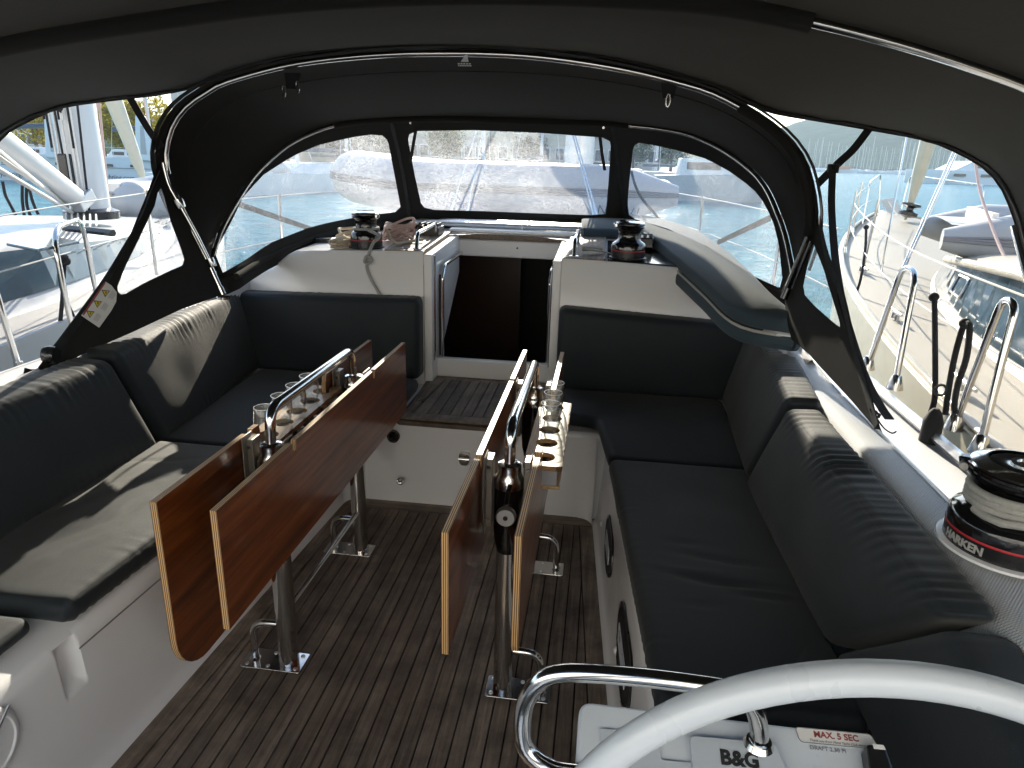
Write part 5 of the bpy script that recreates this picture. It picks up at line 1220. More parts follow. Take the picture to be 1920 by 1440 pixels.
# ---- starboard neighbour
hR = R(7.3); oR = V((2.86, -1.6, 0))
def TR(u, v, z): return V((oR.x+u*math.cos(hR)+v*math.sin(hR), oR.y-u*math.sin(hR)+v*math.cos(hR), z))
def bR(v): t = max(0, (v-4.2)/10.6); return max(.05, 2.0*(1-t**2.1))
def zR(v): return .74+.24*max(0, (v-4)/10.6)**1.6
YR = thing('sailing_yacht', 'cream decked yacht moored alongside to starboard with a grey dinghy on deck', 'yacht', TR(0, 6, WZ), 'yachts moored alongside')
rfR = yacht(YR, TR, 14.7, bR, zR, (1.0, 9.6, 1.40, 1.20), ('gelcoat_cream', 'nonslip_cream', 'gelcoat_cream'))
def sideR(v, f, o=.006):
    t = (v-1.0)/8.6; k = 1-max(0, (t-.45)/.55)**2.2; w_ = 1.40*max(.12, k**.8); zz = zR(v)-.02+(1.20-zR(v)+.02)*max(.02, min(1, 1.15*(1-t**3.0))); zd = zR(v)-.03
    a, b_ = V((-w_-.06, zd+.05)), V((-w_+.02, zz-.07)); p = a.lerp(b_, f); return TR(p.x-o, v, p.y)
g = G(); vv = np.linspace(4.1, 8.2, 24); g.loft([[sideR(v, .02+.10*max(0, (v-7.4)/.8)), sideR(v, .98-.45*max(0, (v-7.2)/1.0))] for v in vv]); obj('cabin_window', g, 'window_blue', YR, 0)
g = G(); g.tube([sideR(v, 1.06, .03) for v in np.linspace(2.5, 8.6, 24)], .028, 8); obj('window_brow', g, 'gelcoat_cream', YR, 60)
for v in (4.6, 6.2):
    g = G(); q = [sideR(v, .35, .012), sideR(v+.32, .35, .012), sideR(v+.32, .75, .012), sideR(v, .75, .012)]; g.tube(roundpoly(q, .03, 3), .008, 5, closed=True); obj('opening_port', g, 'aluminium', YR, 0)
def aframe(Yp, foot1, foot2, top, r=.0135):
    pts = fillet([foot1, V(foot1).lerp(V(top), .05), V(top)+(V(foot1)-V(foot2))*.22, V(top)+(V(foot2)-V(foot1))*.22, V(foot2)], .08, 7)
    g_ = G(); g_.tube(pts, r, 10)
    for f in (foot1, foot2): g_.lathe([(.035, -.01), (.03, .012), (.02, .05), (.016, .055)], f, 14)
    return obj('boarding_gate', g_, 'stainless', Yp, 50)
aframe(YR, AZ(1626, 688, .74), AZ(1678, 725, .74), (AZ(1626, 688, .74)+AZ(1678, 725, .74))/2+V((.03, .0, .50)))
aframe(YR, AZ(1788, 800, .74), AZ(1836, 842, .74), (AZ(1788, 800, .74)+AZ(1836, 842, .74))/2+V((.03, 0, .50)))
def gunR(v, o=.06): return TR(-bR(v)+o, v, zR(v))
q0 = AZ(1617, 506, .78); g = G(); g.tube([q0, q0+V((.03, 0, .62))], .0135, 8); g.lathe([(.03, -.01), (.02, .05)], q0, 12); obj('stanchion', g, 'stainless', YR, 50)
for v in (9.3, 11.3):
    p = gunR(v); g = G(); g.tube([p, p+V((.02, 0, .62))], .0125, 8); g.lathe([(.03, -.01), (.02, .05)], p, 12); obj('stanchion', g, 'stainless', YR, 50)
for hgt in (.27, .50):
    g = G(); g.tube([gunR(v)+V((.02, 0, hgt-.012*math.sin(v*1.4))) for v in np.linspace(1.5, 13., 50)], .0045, 5); obj('lifeline', g, 'rope_white', YR)
for s in (-1, 1):
    g = G(); g.tube(fillet([TR(s*bR(12.4)*.9, 12.4, zR(12.4)), TR(s*bR(12.5)*.9, 12.5, zR(12.5)+.58), TR(s*.22, 14.3, 1.58), TR(s*.16, 14.2, zR(14.2))], .12), .0125, 8); obj('pulpit_rail', g, 'stainless', YR, 60)
g = G(); q = AZ(1697, 437, .93)
g.prism([AY(1648, 376, 12.9), AY(1662, 372, 12.9), AY(1706, 434, 11.7), AY(1700, 444, 11.7)], (.12, 0, .02)); obj('anchor_flap', g, 'gelcoat_cream', YR, 0, .015)
g = G(); g.lathe([(.05, 0), (.13, .03), (.13, .08), (.05, .11), (.05, .14), (.13, .17), (.13, .2), (.05, .22)], AY(1703, 392, 11.2)+V((0, 0, -.12)), 20, axis=(.18, 0, 1)); obj('furler_drum', g, 'black_plastic', YR, 40)
fs = [AY(1697, 412, 11.25), AY(1706, 385, 11.2), AY(1722, 330, 10.9), AY(1745, 250, 10.5)]; d_ = fs[-1]-fs[-2]
g = G(); g.tube([fs[0], fs[1], fs[2], fs[3], fs[3]+d_*8], [.02, .04, .085, .11, .10], 12); obj('furled_jib', g, 'sail_cloth', YR, 60)
for a, b_, yA in (((1654, 500), (1700, 258), 6.6), ((1684, 520), (1790, 280), 5.7), ((1688, 520), (1797, 280), 5.7)):
    p, q = AY(*a, yA), AY(*b_, yA+.25); g = G(); g.tube([p-(q-p)*.08, q+(q-p)*2.5], .008, 6); obj('shroud', g, 'stainless', YR)
# pieces on its side deck
for v, u in ((4.55, .17), (6.1, .2), (8.0, .2)):
    p = TR(-bR(v)+u, v, zR(v)-.02); d_ = TR(0, 1, 0)-TR(0, 0, 0)
    g = G(); g.tube([p+d_*-.13+V((0, 0, .05)), p+d_*-.05+V((0, 0, .045)), p+d_*.05+V((0, 0, .045)), p+d_*.13+V((0, 0, .05))], [.009, .014, .014, .009], 8)
    for k in (-.04, .04): g.lathe([(.016, 0), (.012, .045)], p+d_*k, 10)
    obj('mooring_cleat', g, 'aluminium', YR, 50)
p = TR(-bR(3.55)+.42, 3.75, zR(3.6)+.012); g = G(); g.lathe([(.045, 0), (.042, .006), (.02, .007), (.012, .003)], p, 24); obj('deck_filler', g, 'stainless', YR, 40)
g = G(); g.tube([TR(-.62+.0*v, v, 1.235-.01*(v-3)) for v in np.linspace(3.0, 6.2, 10)], .018, 6); g.tube([TR(-.50, v, 1.242-.01*(v-3)) for v in np.linspace(3.0, 6.2, 10)], .010, 6); obj('genoa_track', g, 'aluminium', YR, 60)
c = TR(-.58, 4.1, 1.25); g = G(); g.box(c+V((0, 0, .02)), (.12, .22, .05), -hR); g.lathe([(.045, -.02), (.045, .02)], c+V((.0, .05, .07)), 16, axis=(1, 0, 0)); g.lathe([(.045, -.02), (.045, .02)], c+V((.06, -.08, .06)), 16, axis=(1, 0, .3)); obj('sheet_car', g, 'black_plastic', YR, 0, .006)
for v in (4.6, 5.25, 6.0):
    p = TR(-1.02, v, 1.205); g = G(); g.tube(fillet([p+V((-.06, 0, 0)), p+V((-.06, 0, .05)), p+V((.06, 0, .05)), p+V((.06, 0, 0))], .03), .006, 6); obj('deck_eye', g, 'stainless', YR)
g = G(); g.tube(fillet([TR(-1.0, 2.6, 1.21), TR(-1.0, 2.65, 1.28), TR(-1.0, 4.2, 1.28), TR(-1.0, 4.25, 1.21)], .05), .014, 8); obj('grab_rail', g, 'aluminium', YR, 60)
g = G(); g.tube([gunR(v, .035)+V((0, 0, .012)) for v in np.linspace(.5, 14.2, 50)], .02, 6); obj('toe_rail', g, 'gelcoat_cream', YR, 60)
# ropes tied on its lifeline
def hang(pts, r, name, mat, label, cat='rope', group=None):
    g_ = G(); g_.tube(catmull(pts, max(10, 6*len(pts))), r, 7); o = obj(name, g_, mat, None, 60, loc=pts[0]); return tag(o, label, cat, group)
hang([AX(1752, 558, 1.34), AX(1753, 640, 1.33), AX(1753, 737, 1.32), AX(1748, 765, 1.32), AX(1745, 772, 1.32)], .011, 'fender_line', 'dark_rope', 'black rope hanging straight to the fender between the neighbour\'s gates', 'rope', 'black ropes on the neighbour\'s lifeline')
hang([AX(1772, 778, 1.30), AX(1780, 720, 1.31), AX(1792, 660, 1.31), AX(1806, 612, 1.32), AX(1812, 606, 1.32), AX(1818, 614, 1.32), AX(1812, 670, 1.31), AX(1796, 720, 1.31), AX(1789, 760, 1.30), AX(1791, 775, 1.30)], .011, 'looped_line', 'dark_rope', 'black rope looped double over the cream yacht\'s lifeline', 'rope', 'black ropes on the neighbour\'s lifeline')
hang([AX(1624, 428, 2.0), AX(1622, 470, 1.98), AX(1612, 530, 1.95), AX(1595, 570, 1.93), AX(1585, 585, 1.9)], .010, 'bow_line', 'dark_rope', 'thin dark rope slanting from the neighbour\'s forward stanchion to the water', 'rope')
for p, (lx) in (((1751, 557), 1.34), ((1809, 606), 1.32), ((1624, 426), 2.0)):
    q = AX(*p, lx); g = G(); g.lathe([(.010, -.016), (.019, -.006), (.019, .006), (.010, .016)], q, 12, axis=(.1, 1, 0)); tag(obj('rope_knot', g, 'dark_rope', None, 60, loc=q), {1751: 'black knot on the lifeline above the straight fender rope', 1809: 'black knot on the lifeline above the looped rope', 1624: 'black knot at the top of the neighbour\'s forward stanchion'}[p[0]], 'knot')
q = AX(1750, 790, 1.24); F_ = thing('fender', 'black fender squeezed between the two hulls below the hanging rope', 'fender', q)
g = G(); g.lathe([(.010, .05), (.022, .035), (.034, .0), (.036, -.3), (.02, -.36)], q, 18); obj('fender_body', g, 'black_webbing', F_, 50); g = G(); g.tube([q+V((.02*math.cos(a), 0, .12+.02*math.sin(a))) for a in np.linspace(0, 2*math.pi, 12)[:-1]], .005, 5, closed=True); obj('fender_eye', g, 'dark_rope', F_)
hang([AX(1828, 300, 2.6), AX(1838, 360, 2.58), AX(1858, 420, 2.55), AX(1878, 470, 2.52), AX(1898, 505, 2.5)], .010, 'jib_sheet', 'rope_pink', 'pink flecked jib sheet running down to the neighbour\'s sheet car', 'rope')
# grey dinghy on the neighbour's foredeck
Ne, Fe = AY(1768, 437, 5.3), AY(1728, 414, 6.5); zc = 1.20
ed = V((Fe.x-Ne.x, Fe.y-Ne.y, 0)); B2 = ed.length; ed.normalize(); bow2 = V((ed.y, -ed.x, 0)); L2 = 2.9
c2 = V(((Ne.x+Fe.x)/2, (Ne.y+Fe.y)/2, zc)) + bow2*L2/2
D2 = thing('dinghy', 'grey inflatable dinghy strapped keel-up on the neighbouring yacht\'s foredeck', 'dinghy', c2)
def fn2(p): p = V(p); return c2 - ed*p.x + bow2*p.y + V((0, 0, p.z))
t2 = dinghy(D2, fn2, .205, L2, B2, (-.02, .10, .22), 'dinghy_grey_dark')
a = fn2(V((B2/2+.208, -.62, -.06)))
text('lettering', 'HERCULES', 'black_print', t2, frame(a, -bow2, (0, 0, -1)), .15, .003, shear=.2)
xd = bow2
for k, (yy, lb) in enumerate(((-.98, 'orange ratchet strap over the grey dinghy, ending in a knot by the coachroof'), (-.35, 'orange strap across the top of the grey dinghy beside its lettering'))):
    h_ = B2/2; pts = [fn2(V((h_+.02, yy-.10, -.26))), fn2(V((h_+.212, yy-.05, -.06))), fn2(V((h_+.20, yy, .05))), fn2(V((h_+.10, yy+.02, .18))), fn2(V((h_-.02, yy+.02, .212))), fn2(V((h_-.3, yy+.02, .25))), fn2(V((-.1, yy+.02, .27)))]
    g = G(); g.ribbon(catmull(pts, 30), .04, .004, xd); tag(obj('orange_strap', g, 'orange_webbing', None, 40, loc=pts[0]), lb, 'strap', 'orange straps on the grey dinghy')
p = fn2(V((B2/2+.05, -1.10, -.28)))
g = G(); g.tube([p+V((.03*math.cos(t), .02*math.sin(2*t), .03*math.sin(t))) for t in np.linspace(0, 12, 40)], .012, 6); tag(obj('strap_knot', g, 'orange_webbing', None, 60, loc=p), 'bunched orange knot at the foot of the forward strap', 'knot')
# ---- port neighbour
hL = R(-4); oL = V((-4.32, -5., 0))
def TL(u, v, z): return V((oL.x+u*math.cos(hL)+v*math.sin(hL), oL.y-u*math.sin(hL)+v*math.cos(hL), z))
def bL(v): t = max(0, (v-7.0)/7.2); return max(.05, 2.05*(1-t**2.2))
def zL(v): return .70+.22*max(0, (v-6)/8)**1.5
YL = thing('sailing_yacht', 'white yacht moored alongside to port with its mast standing close by', 'yacht', TL(0, 7, WZ), 'yachts moored alongside')
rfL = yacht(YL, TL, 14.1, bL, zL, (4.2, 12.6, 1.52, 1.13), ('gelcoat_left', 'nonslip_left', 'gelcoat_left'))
def sideL(v, f, o=.006):
    t = (v-4.2)/8.4; k = 1-max(0, (t-.45)/.55)**2.2; w_ = 1.52*max(.12, k**.8); zz = zL(v)-.02+(1.13-zL(v)+.02)*max(.02, min(1, 1.15*(1-t**3.0))); zd = zL(v)-.03
    a, b_ = V((w_+.06, zd+.05)), V((w_-.02, zz-.07)); p = a.lerp(b_, f); return TL(p.x+o, v, p.y)
for va, vb in ((5.0, 11.2),):
    g = G(); g.loft([[sideL(v, .12+.3*max(0, (v-10.2))), sideL(v, 1.0)] for v in np.linspace(va, vb, 30)]); obj('cabin_window', g, 'window_blue', YL, 0)
g = G(); q = [AZ(12, 461, 1.165), AZ(70, 473, 1.165), AZ(150, 457, 1.165), AZ(92, 447, 1.165)]; g.prism(q, (0, 0, .015)); obj('deck_hatch', g, 'window_blue', YL, 0, .004)
def gunL(v, o=.06): return TL(bL(v)-o, v, zL(v))
for v in (9.6, 11.2, 12.6):
    p = gunL(v); g = G(); g.tube([p, p+V((0, 0, .60))], .0125, 8); obj('stanchion', g, 'stainless', YL, 50)
pst = AZ(37, 694, .70); g = G(); g.tube([pst, AZ(37, 694, .70)+V((-.05, -.02, .62))], .0135, 10); g.lathe([(.035, -.005), (.035, .008), (.02, .012), (.018, .04)], pst, 16); obj('stanchion', g, 'stainless', YL, 50)
f1, f2 = AZ(152, 640, .70), AZ(205, 600, .70); f1, f2 = AZ(140, 640, .70), AZ(188, 590, .70)
g = G(); g.tube(fillet([f1, f1+V((-.02, 0, .56)), f2+V((-.02, 0, .56)), f2], .16, 9), .0135, 10); obj('boarding_gate', g, 'stainless', YL, 50)
for hgt in (.32, .58):
    g = G(); g.tube([gunL(v)+V((-.02, 0, hgt-.01*math.sin(v*2))) for v in np.linspace(4.5, 13.2, 40)], .0045, 5); obj('lifeline', g, 'rope_white', YL)
mb = TL(.02, 10.65, 1.15); mx = AZ(172, 402, 1.13)
g = G(); dm = AY(158, 200, mx.y+.05)-mx; dm.normalize()
secs = []
for h_ in (0, 14):
    c = mx+V((dm.x*0, 0, h_)); secs.append([c+V((.125*math.cos(a), .17*math.sin(a), 0)) for a in np.linspace(0, 2*math.pi, 21)[:-1]])
g.loft(secs, True); mL = obj('mast', g, 'mast_paint', YL, 50)
g = G(); g.lathe([(.2, -.03), (.2, .03), (.15, .05)], mx, 20); obj('mast_collar', g, 'black_plastic', mL, 40)
g = G(); g.box(mx+V((.0, -.19, .30)), (.07, .08, .32)); obj('gooseneck', g, 'black_plastic', mL, 0, .01)
# rigid kicker and control lines running aft from the mast
a, b_ = AY(138, 368, mx.y-.3), AY(0, 262, mx.y-1.3); d_ = b_-a
g = G(); g.tube([a, b_+d_*.4], .075, 12); obj('kicker_strut', g, 'mast_paint', YL, 60)
g = G(); g.box(a+V((.02, .06, -.03)), (.10, .18, .10), 0, rx=.5); obj('kicker_fitting', g, 'aluminium', YL, 0, .01)
for p, q in (((125, 388), (0, 285)), ((122, 380), (0, 296)), ((135, 398), (0, 318))):
    a, b_ = AY(*p, mx.y-.3), AY(*q, mx.y-1.6); g = G(); g.tube([a, b_+(b_-a)*.4], .014, 6); obj('control_line', g, 'rope_white', YL, 60)
# halyards bunched on the mast
random.seed(11)
for k in range(13):
    x = -.11+.022*k+random.uniform(-.01, .01); z0 = random.choice((.05, .25, .5, .7)); dark = random.random() < .55; sw = random.uniform(-.05, .05)
    pts = [mx+V((x+sw*math.sin(t*3+k), -.20-.01*(k % 3), z0+(2.6-z0)*t)) for t in np.linspace(0, 1, 10)]
    g = G(); g.tube(pts, .0085, 5); obj('halyard', g, 'dark_rope' if dark else 'rope_white', YL, 60)
for k, (dx, zb_) in enumerate(((-.13, .95), (.05, .72), (.09, .80), (-.06, 1.05))):
    pts = [mx+V((dx+.035*math.cos(a), -.225, zb_+.45+.42*math.sin(a))) for a in np.linspace(0, 2*math.pi, 22)[:-1]]
    g = G(); g.tube(pts, .011, 6, closed=True); tag(obj('halyard_coil', g, 'dark_rope' if k else 'rope_grey', None, 60, loc=pts[0]), 'halyard tail coiled up against the mast of the white port-side yacht', 'rope', 'halyard coils on the port yacht\'s mast')
random.seed(7)
for k in range(6):
    a = mx+V((-.06+.05*k, -.2, .02)); b_ = AZ(120+12*k, 434-2*k, 1.14); g = G(); g.tube([a, a.lerp(b_, .5)+V((0, 0, -.02)), b_], .007, 6); obj('led_line', g, 'rope_white', YL, 60)
g = G(); g.tube([AZ(120, 427, 1.16), AZ(212, 437, 1.16)], .022, 6); obj('deck_organiser', g, 'black_plastic', YL, 40)
fo = AY(270, 338, 8.8); g = G(); q = AY(212, 185, 8.2); g.tube([fo, fo.lerp(q, .25), q, q+(q-fo)*6], [.03, .07, .10, .10], 10); obj('furled_jib', g, 'sail_cloth', YL, 60)
g = G(); g.tube(fillet([gunL(13.0), gunL(13.0)+V((0, 0, .55)), TL(.15, 14.2, 1.50), TL(.12, 14.1, .95)], .1), .0125, 8); obj('pulpit_rail', g, 'stainless', YL, 60)
for a, b_, yy in (((192, 392), (180, 195), mx.y+.3), ((205, 392), (186, 195), mx.y+.35), ((298, 330), (270, 190), 9.0)):
    p, q = AY(*a, yy), AY(*b_, yy); g = G(); g.tube([p, q+(q-p)*3], .010, 6); obj('rigging_line', g, 'rope_pink', YL, 60)
# rounded pale tender on its foredeck
c3 = AY(258, 374, 8.0); D3 = thing('dinghy', 'pale rounded tender lying on the white port-side yacht ahead of its mast', 'dinghy', c3)
def fn3(p): p = V(p); return c3+V((p.x, p.y, p.z))
dinghy(D3, fn3, .23, 1.5, .55, (), 'gelcoat_left')
for i, pts in enumerate(([(5, 340), (10, 365), (20, 385), (32, 408)], [(42, 347), (42, 375), (46, 408)], [(50, 347), (50, 380), (57, 405)], [(54, 350), (62, 380), (72, 402)])):
    hang([AY(*p, 7.0) for p in pts], .016, 'mooring_strap', 'dark_rope', ['dark rope dangling alone from the port yacht\'s far lifeline', 'dark rope of the bunch hanging from the port yacht\'s far lifeline', 'dark rope of the bunch hanging from the port yacht\'s far lifeline', 'dark rope of the bunch hanging from the port yacht\'s far lifeline'][i], 'rope', 'dark ropes on the port yacht\'s far lifeline')
xl = gunL(8.05).x
hang([AX(119, 488, xl), AX(112, 505, xl), AX(116, 540, xl), AX(127, 570, xl), AX(140, 600, xl), AX(146, 618, xl)], .011, 'looped_line', 'dark_rope', 'black rope looping down beside the port yacht\'s boarding gate', 'rope')
hang([AX(121, 490, xl), AX(117, 560, xl), AX(110, 640, xl), AX(107, 690, xl)], .011, 'fender_line', 'dark_rope', 'black rope hanging straight from the port yacht\'s boarding gate', 'rope')
q = AX(121, 488, xl); g = G(); g.lathe([(.012, -.03), (.03, -.012), (.03, .012), (.012, .03)], q, 12, axis=(.1, 1, 0)); tag(obj('rope_knot', g, 'dark_rope', None, 60, loc=q), 'black knot on the port yacht\'s boarding gate', 'knot')
# ================================================================== far boats, shore, trees
def far_hull(px0, px1, yw, d_, fb, mat='hull_grey_blue', bow=1):
    a, b_ = AY(px0, yw, d_), AY(px1, yw, d_); return a.x, b_.x
def cruiser(x0, x1, y, fb, label, text_=None, slab=None):
    B = thing('moored_yacht', label, 'yacht', ((x0+x1)/2, y, WZ), 'charter yachts at the quay to port'); Ln = x1-x0; g_ = G()
    secs = []
    for t in np.linspace(0, 1, 14):
        w_ = 1.9*(1-max(0, (t-.45)/.55)**2.4); secs.append([(x0+Ln*t, y-w_*k, WZ+z) for k, z in ((.2, -.3), (.92, .0), (1, fb*(1+.12*t)), (.0, fb*(1+.12*t)+.03), (-1, fb*(1+.12*t)), (-.92, 0), (-.2, -.3))])
    g_.loft(secs); hl_ = obj('hull', g_, 'hull_grey_blue', B, 40)
    g_ = G(); g_.box((x0+Ln*.45, y-1.9*.985, WZ+fb*.62), (Ln*.62, .06, .03)); obj('hull_stripe', g_, 'window_blue', hl_, 0)
    for k in (.22, .55, .75): g_ = G(); g_.box((x0+Ln*k, y-1.9*(1-max(0, (k-.45)/.55)**2.4)-.0, WZ+fb*.72), (.75, .06, .16)); obj('hull_window', g_, 'dark_pane', hl_, 0)
    g_ = G(); g_.prism([(x0+Ln*.12, y-1.2, WZ+fb), (x0+Ln*.75, y-1.2, WZ+fb), (x0+Ln*.62, y-1.1, WZ+fb+.55), (x0+Ln*.2, y-1.1, WZ+fb+.55)], (0, 2.3, 0)); cb = obj('cabin', g_, 'far_hull', B, 0, .06)
    for k in (.28, .45): g_ = G(); g_.box((x0+Ln*k, y-1.18, WZ+fb+.3), (Ln*.13, .05, .2)); obj('cabin_window', g_, 'dark_pane', cb, 0)
    g_ = G(); g_.lathe([(.1, 0), (.09, 17)], (x0+Ln*.55, y, WZ+fb), 10); m_ = obj('mast', g_, 'far_mast', B)
    g_ = G(); g_.tube([(x0+Ln*.53, y, WZ+fb+1.9), (x0+Ln*.12, y, WZ+fb+1.8)], .16, 8); obj('boom_cover', g_, 'sail_cover', m_, 60)
    for k in (-.5, .5): g_ = G(); g_.tube([(x0+Ln*(.55+k), y, WZ+fb+.2), (x0+Ln*.55, y, WZ+fb+16)], .015, 4); obj('stay', g_, 'far_mast', m_)
    for k in np.linspace(.05, .95, 8): g_ = G(); g_.tube([(x0+Ln*k, y-1.85*(1-max(0, (k-.45)/.55)**2.4), WZ+fb), (x0+Ln*k, y-1.85*(1-max(0, (k-.45)/.55)**2.4), WZ+fb+.65)], .018, 4); obj('stanchion', g_, 'far_mast', B)
    g_ = G(); g_.tube([(x0+Ln*k, y-1.85*(1-max(0, (k-.45)/.55)**2.4), WZ+fb+.65) for k in np.linspace(.05, .95, 12)], .012, 4); obj('lifeline', g_, 'far_mast', B)
    if text_: text('lettering', text_, 'black_print', hl_, frame((x0+Ln*.22, y-1.96, WZ+fb*.24), (1, 0, 0), (0, 0, 1)), .46, .004, shear=.2)
    if slab:
        sx = slab; g_ = G(); P = [(sx-.55, WZ+fb-.1), (sx+.62, WZ+fb-.1), (sx+.62, WZ+fb+2.0), (sx+.35, WZ+fb+2.6), (sx-.15, WZ+fb+2.6)]; g_.prism([(a, y-2.0, b) for a, b in P], (0, .35, 0)); s_ = obj('raised_platform', g_, 'hull_grey_blue', B, 0, .08)
        g_ = G(); g_.prism([(a, y-2.03, b) for a, b in ((sx-.08, WZ+fb+.3), (sx+.35, WZ+fb+.3), (sx+.35, WZ+fb+2.0), (sx+.12, WZ+fb+2.0))], (0, .1, 0)); obj('platform_recess', g_, 'dinghy_grey_dark', s_, 0, .03)
    return B
d0 = 44.
cruiser(AY(28, 330, d0).x, AY(182, 332, d0).x, d0, 1.55, 'pale blue-grey charter yacht across the water with website lettering, aft of the port mast', 'pitter-yachting.com', AY(100, 300, d0-2).x)
cruiser(AY(196, 335, d0).x, AY(352, 335, d0).x, d0+.6, 1.55, 'pale blue-grey charter yacht across the water, ahead of the port mast', 'pitter-yachting.com', AY(256, 300, d0-2).x)
g = G(); cruiser(AY(-150, 330, d0+7).x, AY(20, 330, d0+7).x, d0+7, 1.5, 'white charter yacht half hidden behind the others at the quay')
def tree(loc, h, r, label, mat, seed, group):
    random.seed(seed); T = thing('tree', label, 'tree', loc, group); x, y, z = loc; g_ = G()
    g_.tube([(x, y, z), (x+.1, y, z+h*.3), (x-.05, y+.1, z+h*.6)], [.22, .17, .09], 8)
    lim = []
    for k in range(8):
        a = random.uniform(0, 6.28); e = V((x+r*.6*math.cos(a), y+r*.6*math.sin(a), z+h*random.uniform(.5, .9))); g_.tube([(x, y, z+h*random.uniform(.25, .45)), V((x, y, z+h*.5)).lerp(e, .5), e], [.09, .06, .02], 6); lim.append(e)
    obj('trunk', g_, 'bark', T, 60)
    g_ = G(); cl = []
    for k in range(34):
        a = random.uniform(0, 6.28); u = random.uniform(-1, 1); q = random.uniform(.25, 1)**.5; s = math.sqrt(1-u*u)
        cl.append((V((x+r*q*s*math.cos(a), y+r*q*s*math.sin(a), z+h*.62+u*q*h*.36)), random.uniform(.22, .42)*r))
    for c, cr_ in cl:
        for _ in range(70):
            v = V((random.gauss(0, 1), random.gauss(0, 1), random.gauss(0, 1))); v = v.normalized()*cr_*random.uniform(.5, 1.1); p = c+v
            n = V((random.gauss(0, 1), random.gauss(0, 1), random.gauss(0, 1)+.6)).normalized(); a_ = n.orthogonal().normalized(); b_ = n.cross(a_); s = random.uniform(.10, .22)
            g_.add([p-a_*s, p-b_*s*.6, p+a_*s, p+b_*s*.6], [(0, 1, 2, 3)])
    obj('crown', g_, mat, T, 0, recalc=False); random.seed(7); return T
QZ = .70
tl_ = ['yellow-green tree on the quay behind the charter yachts', 'darker green tree standing on the quay ahead']
t0 = tree((0, 0, 0), 6.2, 2.9, tl_[0], 'leaf_yellow', 21, 'yellow-green trees along the quay'); t0b = tree((0, 0, 0), 5.2, 2.6, tl_[1], 'leaf_green', 22, 'green trees along the quay')
first = [True, True]
def plant(k, x, y, s):
    src = (t0, t0b)[k]
    if first[k]: first[k] = False; o = src
    else: o = copy_tree(src)
    o.location = (x, y, QZ); o.scale = (s, s, s); o.rotation_euler.z = (x*1.7) % 6.28
for px, s in ((12, .8), (70, .95), (118, .8), (180, .85), (205, .95), (238, .8), (268, .9)): p = AY(px, 280, 66); plant(0, p.x, 66+(px % 7), s)
for px, s in ((480, .9), (540, .8), (600, .9), (690, .85), (830, .8), (980, .7), (1190, .7), (1260, .75)): p = AY(px, 290, 76); plant(1, p.x, 76+(px % 9), s)
def building(x0, x1, y, h, wall, roof, label, rows_, cols, dep=9., pitched=True):
    B = thing('building', label, 'building', ((x0+x1)/2, y, QZ)); fy = y-.04 if y > 0 else y+dep+.04; sg_ = 1 if y > 0 else -1; g_ = G(); g_.box(((x0+x1)/2, y+dep/2, QZ+h/2), (x1-x0, dep, h)); w_ = obj('wall', g_, wall, B, 0)
    g_ = G()
    if pitched: g_.prism([((x0-.4), y-.4, QZ+h), ((x0-.4), y+dep+.4, QZ+h), (x0-.4, y+dep/2, QZ+h+dep*.2)], (x1-x0+.8, 0, 0))
    else: g_.box(((x0+x1)/2, y+dep/2, QZ+h+.15), (x1-x0+.5, dep+.5, .3))
    obj('roof', g_, roof, B, 0)
    for r_ in range(rows_):
        for c in range(cols):
            xx = x0+(c+.5)*(x1-x0)/cols; zz = QZ+1.6+r_*2.8; g_ = G(); g_.box((xx, fy, zz), (1.1, .12, 1.4)); fr = obj('window', g_, 'white_label', B, 0)
            g_ = G(); g_.box((xx, fy-.05*sg_, zz), (.9, .08, 1.2)); obj('pane', g_, 'dark_pane', fr, 0)
    return B
d1 = 84.
def bx_(px): return AY(px, 290, d1).x
building(bx_(262), bx_(430), d1+8, 11., 'shed_metal', 'shed_metal', 'large grey-beige boat shed rising behind the yellow trees', 1, 5, 14, False)
building(bx_(-40), bx_(60), d1+4, 3.4, 'plaster_cream', 'plaster_grey', 'low cream quay building behind the charter yachts', 1, 6, 9, False)
building(bx_(560), bx_(700), d1, 4.2, 'plaster_cream', 'roof_tile', 'cream house with tiled roof seen through the port pane', 1, 6)
building(bx_(735), bx_(905), d1+2, 3.2, 'plaster_grey', 'plaster_grey', 'long grey quay building behind our dinghy', 1, 8, 9, False)
building(bx_(930), bx_(1090), d1, 5.4, 'plaster_cream', 'roof_tile', 'taller cream building with tiled roof seen through the middle pane', 2, 6)
building(bx_(1110), bx_(1240), d1+3, 3.6, 'plaster_grey', 'roof_tile', 'grey house with tiled roof seen beside the starboard pane', 1, 5)
building(-34., 30., -24., 11., 'plaster_white', 'roof_tile', 'long white building added unseen behind our stern to bounce sunlight into the cockpit', 3, 16, 10.)  # out of view, put in as a sunlit reflector for the cockpit
